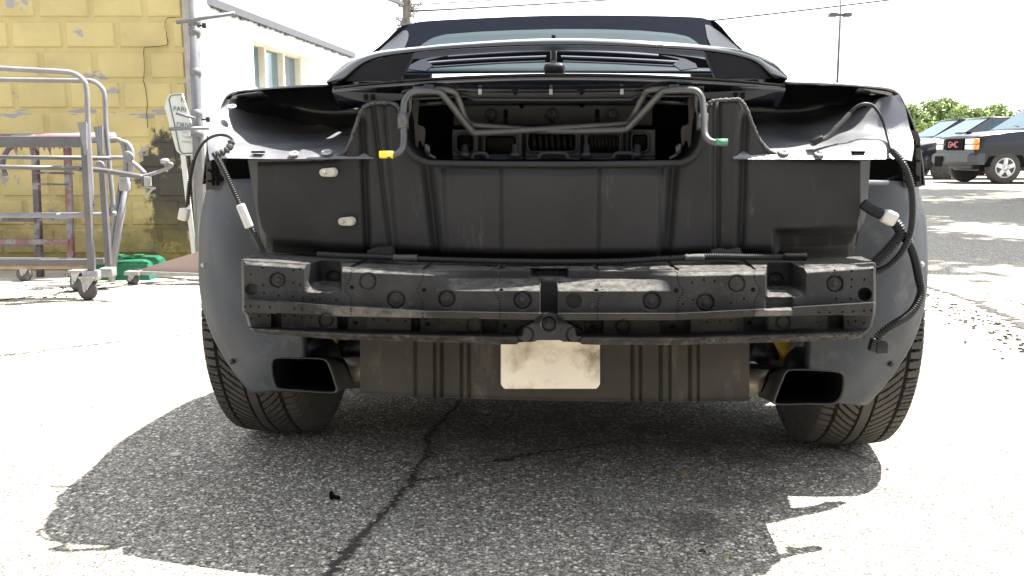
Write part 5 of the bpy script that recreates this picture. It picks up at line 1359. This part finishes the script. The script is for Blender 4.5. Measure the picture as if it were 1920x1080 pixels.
# ---- wiring
def loom(name, pts, r, corr=.0042, m='conduit', parent=None, n=8):
    c = catmull(pts, n); V = C(c[:, 0], c[:, 1], c[:, 2]); q = MB(); q.tube(V, r, 10, 0, corr); return q.build(name, M[m], parent or car)
h1 = loom('hanging_loom', [(402, 288, .13), (414, 308, .12), (432, 346, .115), (452, 390, .115), (472, 430, .12), (486, 456, .125), (494, 474, .125)], .0053)
q = MB(); a, b = cv((450, 383, .112)), cv((468, 427, .112)); q.bar(a, b, .016, .011, up=(0, 1, 0), bev=.003); q.build('wire_label', M['label'], h1)
h2 = loom('side_wire', [(350, 388, .2), (353, 360, .2), (358, 325, .2), (366, 295, .2), (378, 272, .19), (394, 258, .18), (414, 253, .17), (430, 257, .165), (437, 268, .15), (430, 280, .14), (412, 289, .135), (402, 292, .13)], .0028, 0)
q = MB(); V = C(*np.array([(352, 384, .2), (354, 355, .2), (358, 325, .2), (363, 300, .2)]).T); q.tube(catmull(V, 6), .0039, 10, 0, .004); q.build('conduit_sleeve', M['conduit'], h2)
q = MB(); q.box(cv((345, 402, .2)), (.018, .018, .024), 0, Matrix.Rotation(.25, 3, 'Y'), .003); q.build('connector', M['white'], h2)
q = MB(); P = catmull([(434, 266, .145), (428, 279, .137), (412, 288, .13), (402, 291, .126)], 10); V = C(P[:, 0], P[:, 1], P[:, 2]); q.tube(V, .0062*(1+.22*RNG.normal(size=len(V))), 8); q.build('tape_wrap', M['tape'], h2)
h3 = loom('right_loom', [(1592, 214, .22), (1602, 203, .22), (1618, 195, .22), (1636, 198, .22), (1650, 215, .21), (1660, 240, .20), (1666, 262, .18), (1672, 282, .15), (1690, 302, .13), (1702, 328, .13), (1710, 362, .135), (1711, 405, .14), (1706, 440, .145), (1690, 474, .15), (1664, 500, .155), (1636, 513, .15)], .0030, 0)
q = MB(); P = catmull([(1672, 282, .148), (1690, 302, .128), (1702, 328, .128), (1710, 362, .132), (1711, 405, .138), (1706, 440, .143), (1690, 474, .148), (1664, 500, .152), (1636, 513, .148)], 8); q.tube(C(P[:, 0], P[:, 1], P[:, 2]), .0058, 10, 0, .0043); q.build('conduit_sleeve', M['conduit'], h3)
h4 = loom('lamp_pigtail', [(1592, 214, .22), (1580, 227, .21), (1566, 241, .2), (1552, 256, .19), (1540, 262, .18)], .0042, .004, 'tape')
q = MB(); q.box(cv((1531, 264, .17)), (.022, .022, .012), 0, Matrix.Rotation(-.5, 3, 'Y'), .003); q.build('connector', M['conduit'], h4)
h5 = loom('side_harness', [(1618, 382, .15), (1632, 392, .15), (1648, 400, .15), (1668, 410, .15), (1684, 424, .15), (1688, 438, .15), (1676, 456, .15), (1658, 476, .15), (1640, 492, .15)], .0090, .0046)
q = MB(); q.bar(cv((1655, 402, .148)), cv((1679, 414, .148)), .026, .024, up=(0, 1, 0), bev=.006); q.build('white_tape', M['white'], h5)
h6 = loom('branch_harness', [(1686, 432, .15), (1698, 446, .155), (1708, 462, .16), (1717, 490, .17), (1724, 525, .18), (1727, 548, .18), (1718, 574, .17), (1700, 594, .16), (1676, 609, .15), (1656, 622, .15), (1644, 634, .15)], .0075, .0048)
q = MB(); q.box(cv((1652, 651, .148)), (.022, .02, .022), 0, None, .003); q.box(cv((1638, 646, .15)), (.014, .018, .026), 0, Matrix.Rotation(.2, 3, 'Y'), .003); q.build('connector', M['conduit'], h6)
h7 = loom('bumper_loom', [(596, 477, .11), (650, 480, .11), (710, 482, .105), (790, 486, .105), (900, 489, .105), (1040, 491, .105), (1160, 490, .105), (1250, 485, .105), (1330, 481, .105), (1400, 482, .112), (1490, 482, .122)], .0055)
for x0, x1, yy in ((738, 782, 484), (1284, 1320, 483), (1470, 1512, 482)):
    q = MB(); V = C(np.linspace(x0, x1, 12), np.full(12, yy), .103); q.tube(V, .0062*(1+.15*RNG.random(12)), 8); q.build('tape_wrap', M['tape'] if x0 < 1400 else M['hole'], h7)
for pts in ([(690, 480), (688, 470), (700, 465), (735, 463), (737, 478)], [(1336, 478), (1336, 471), (1352, 467), (1368, 470), (1388, 466), (1392, 474), (1390, 480)]):
    q = MB(); q.prism([cv((x, y, .112)) for x, y in pts], (0, .022, 0)); q.build('foam_tab', M['foam'], h7, flat=True)
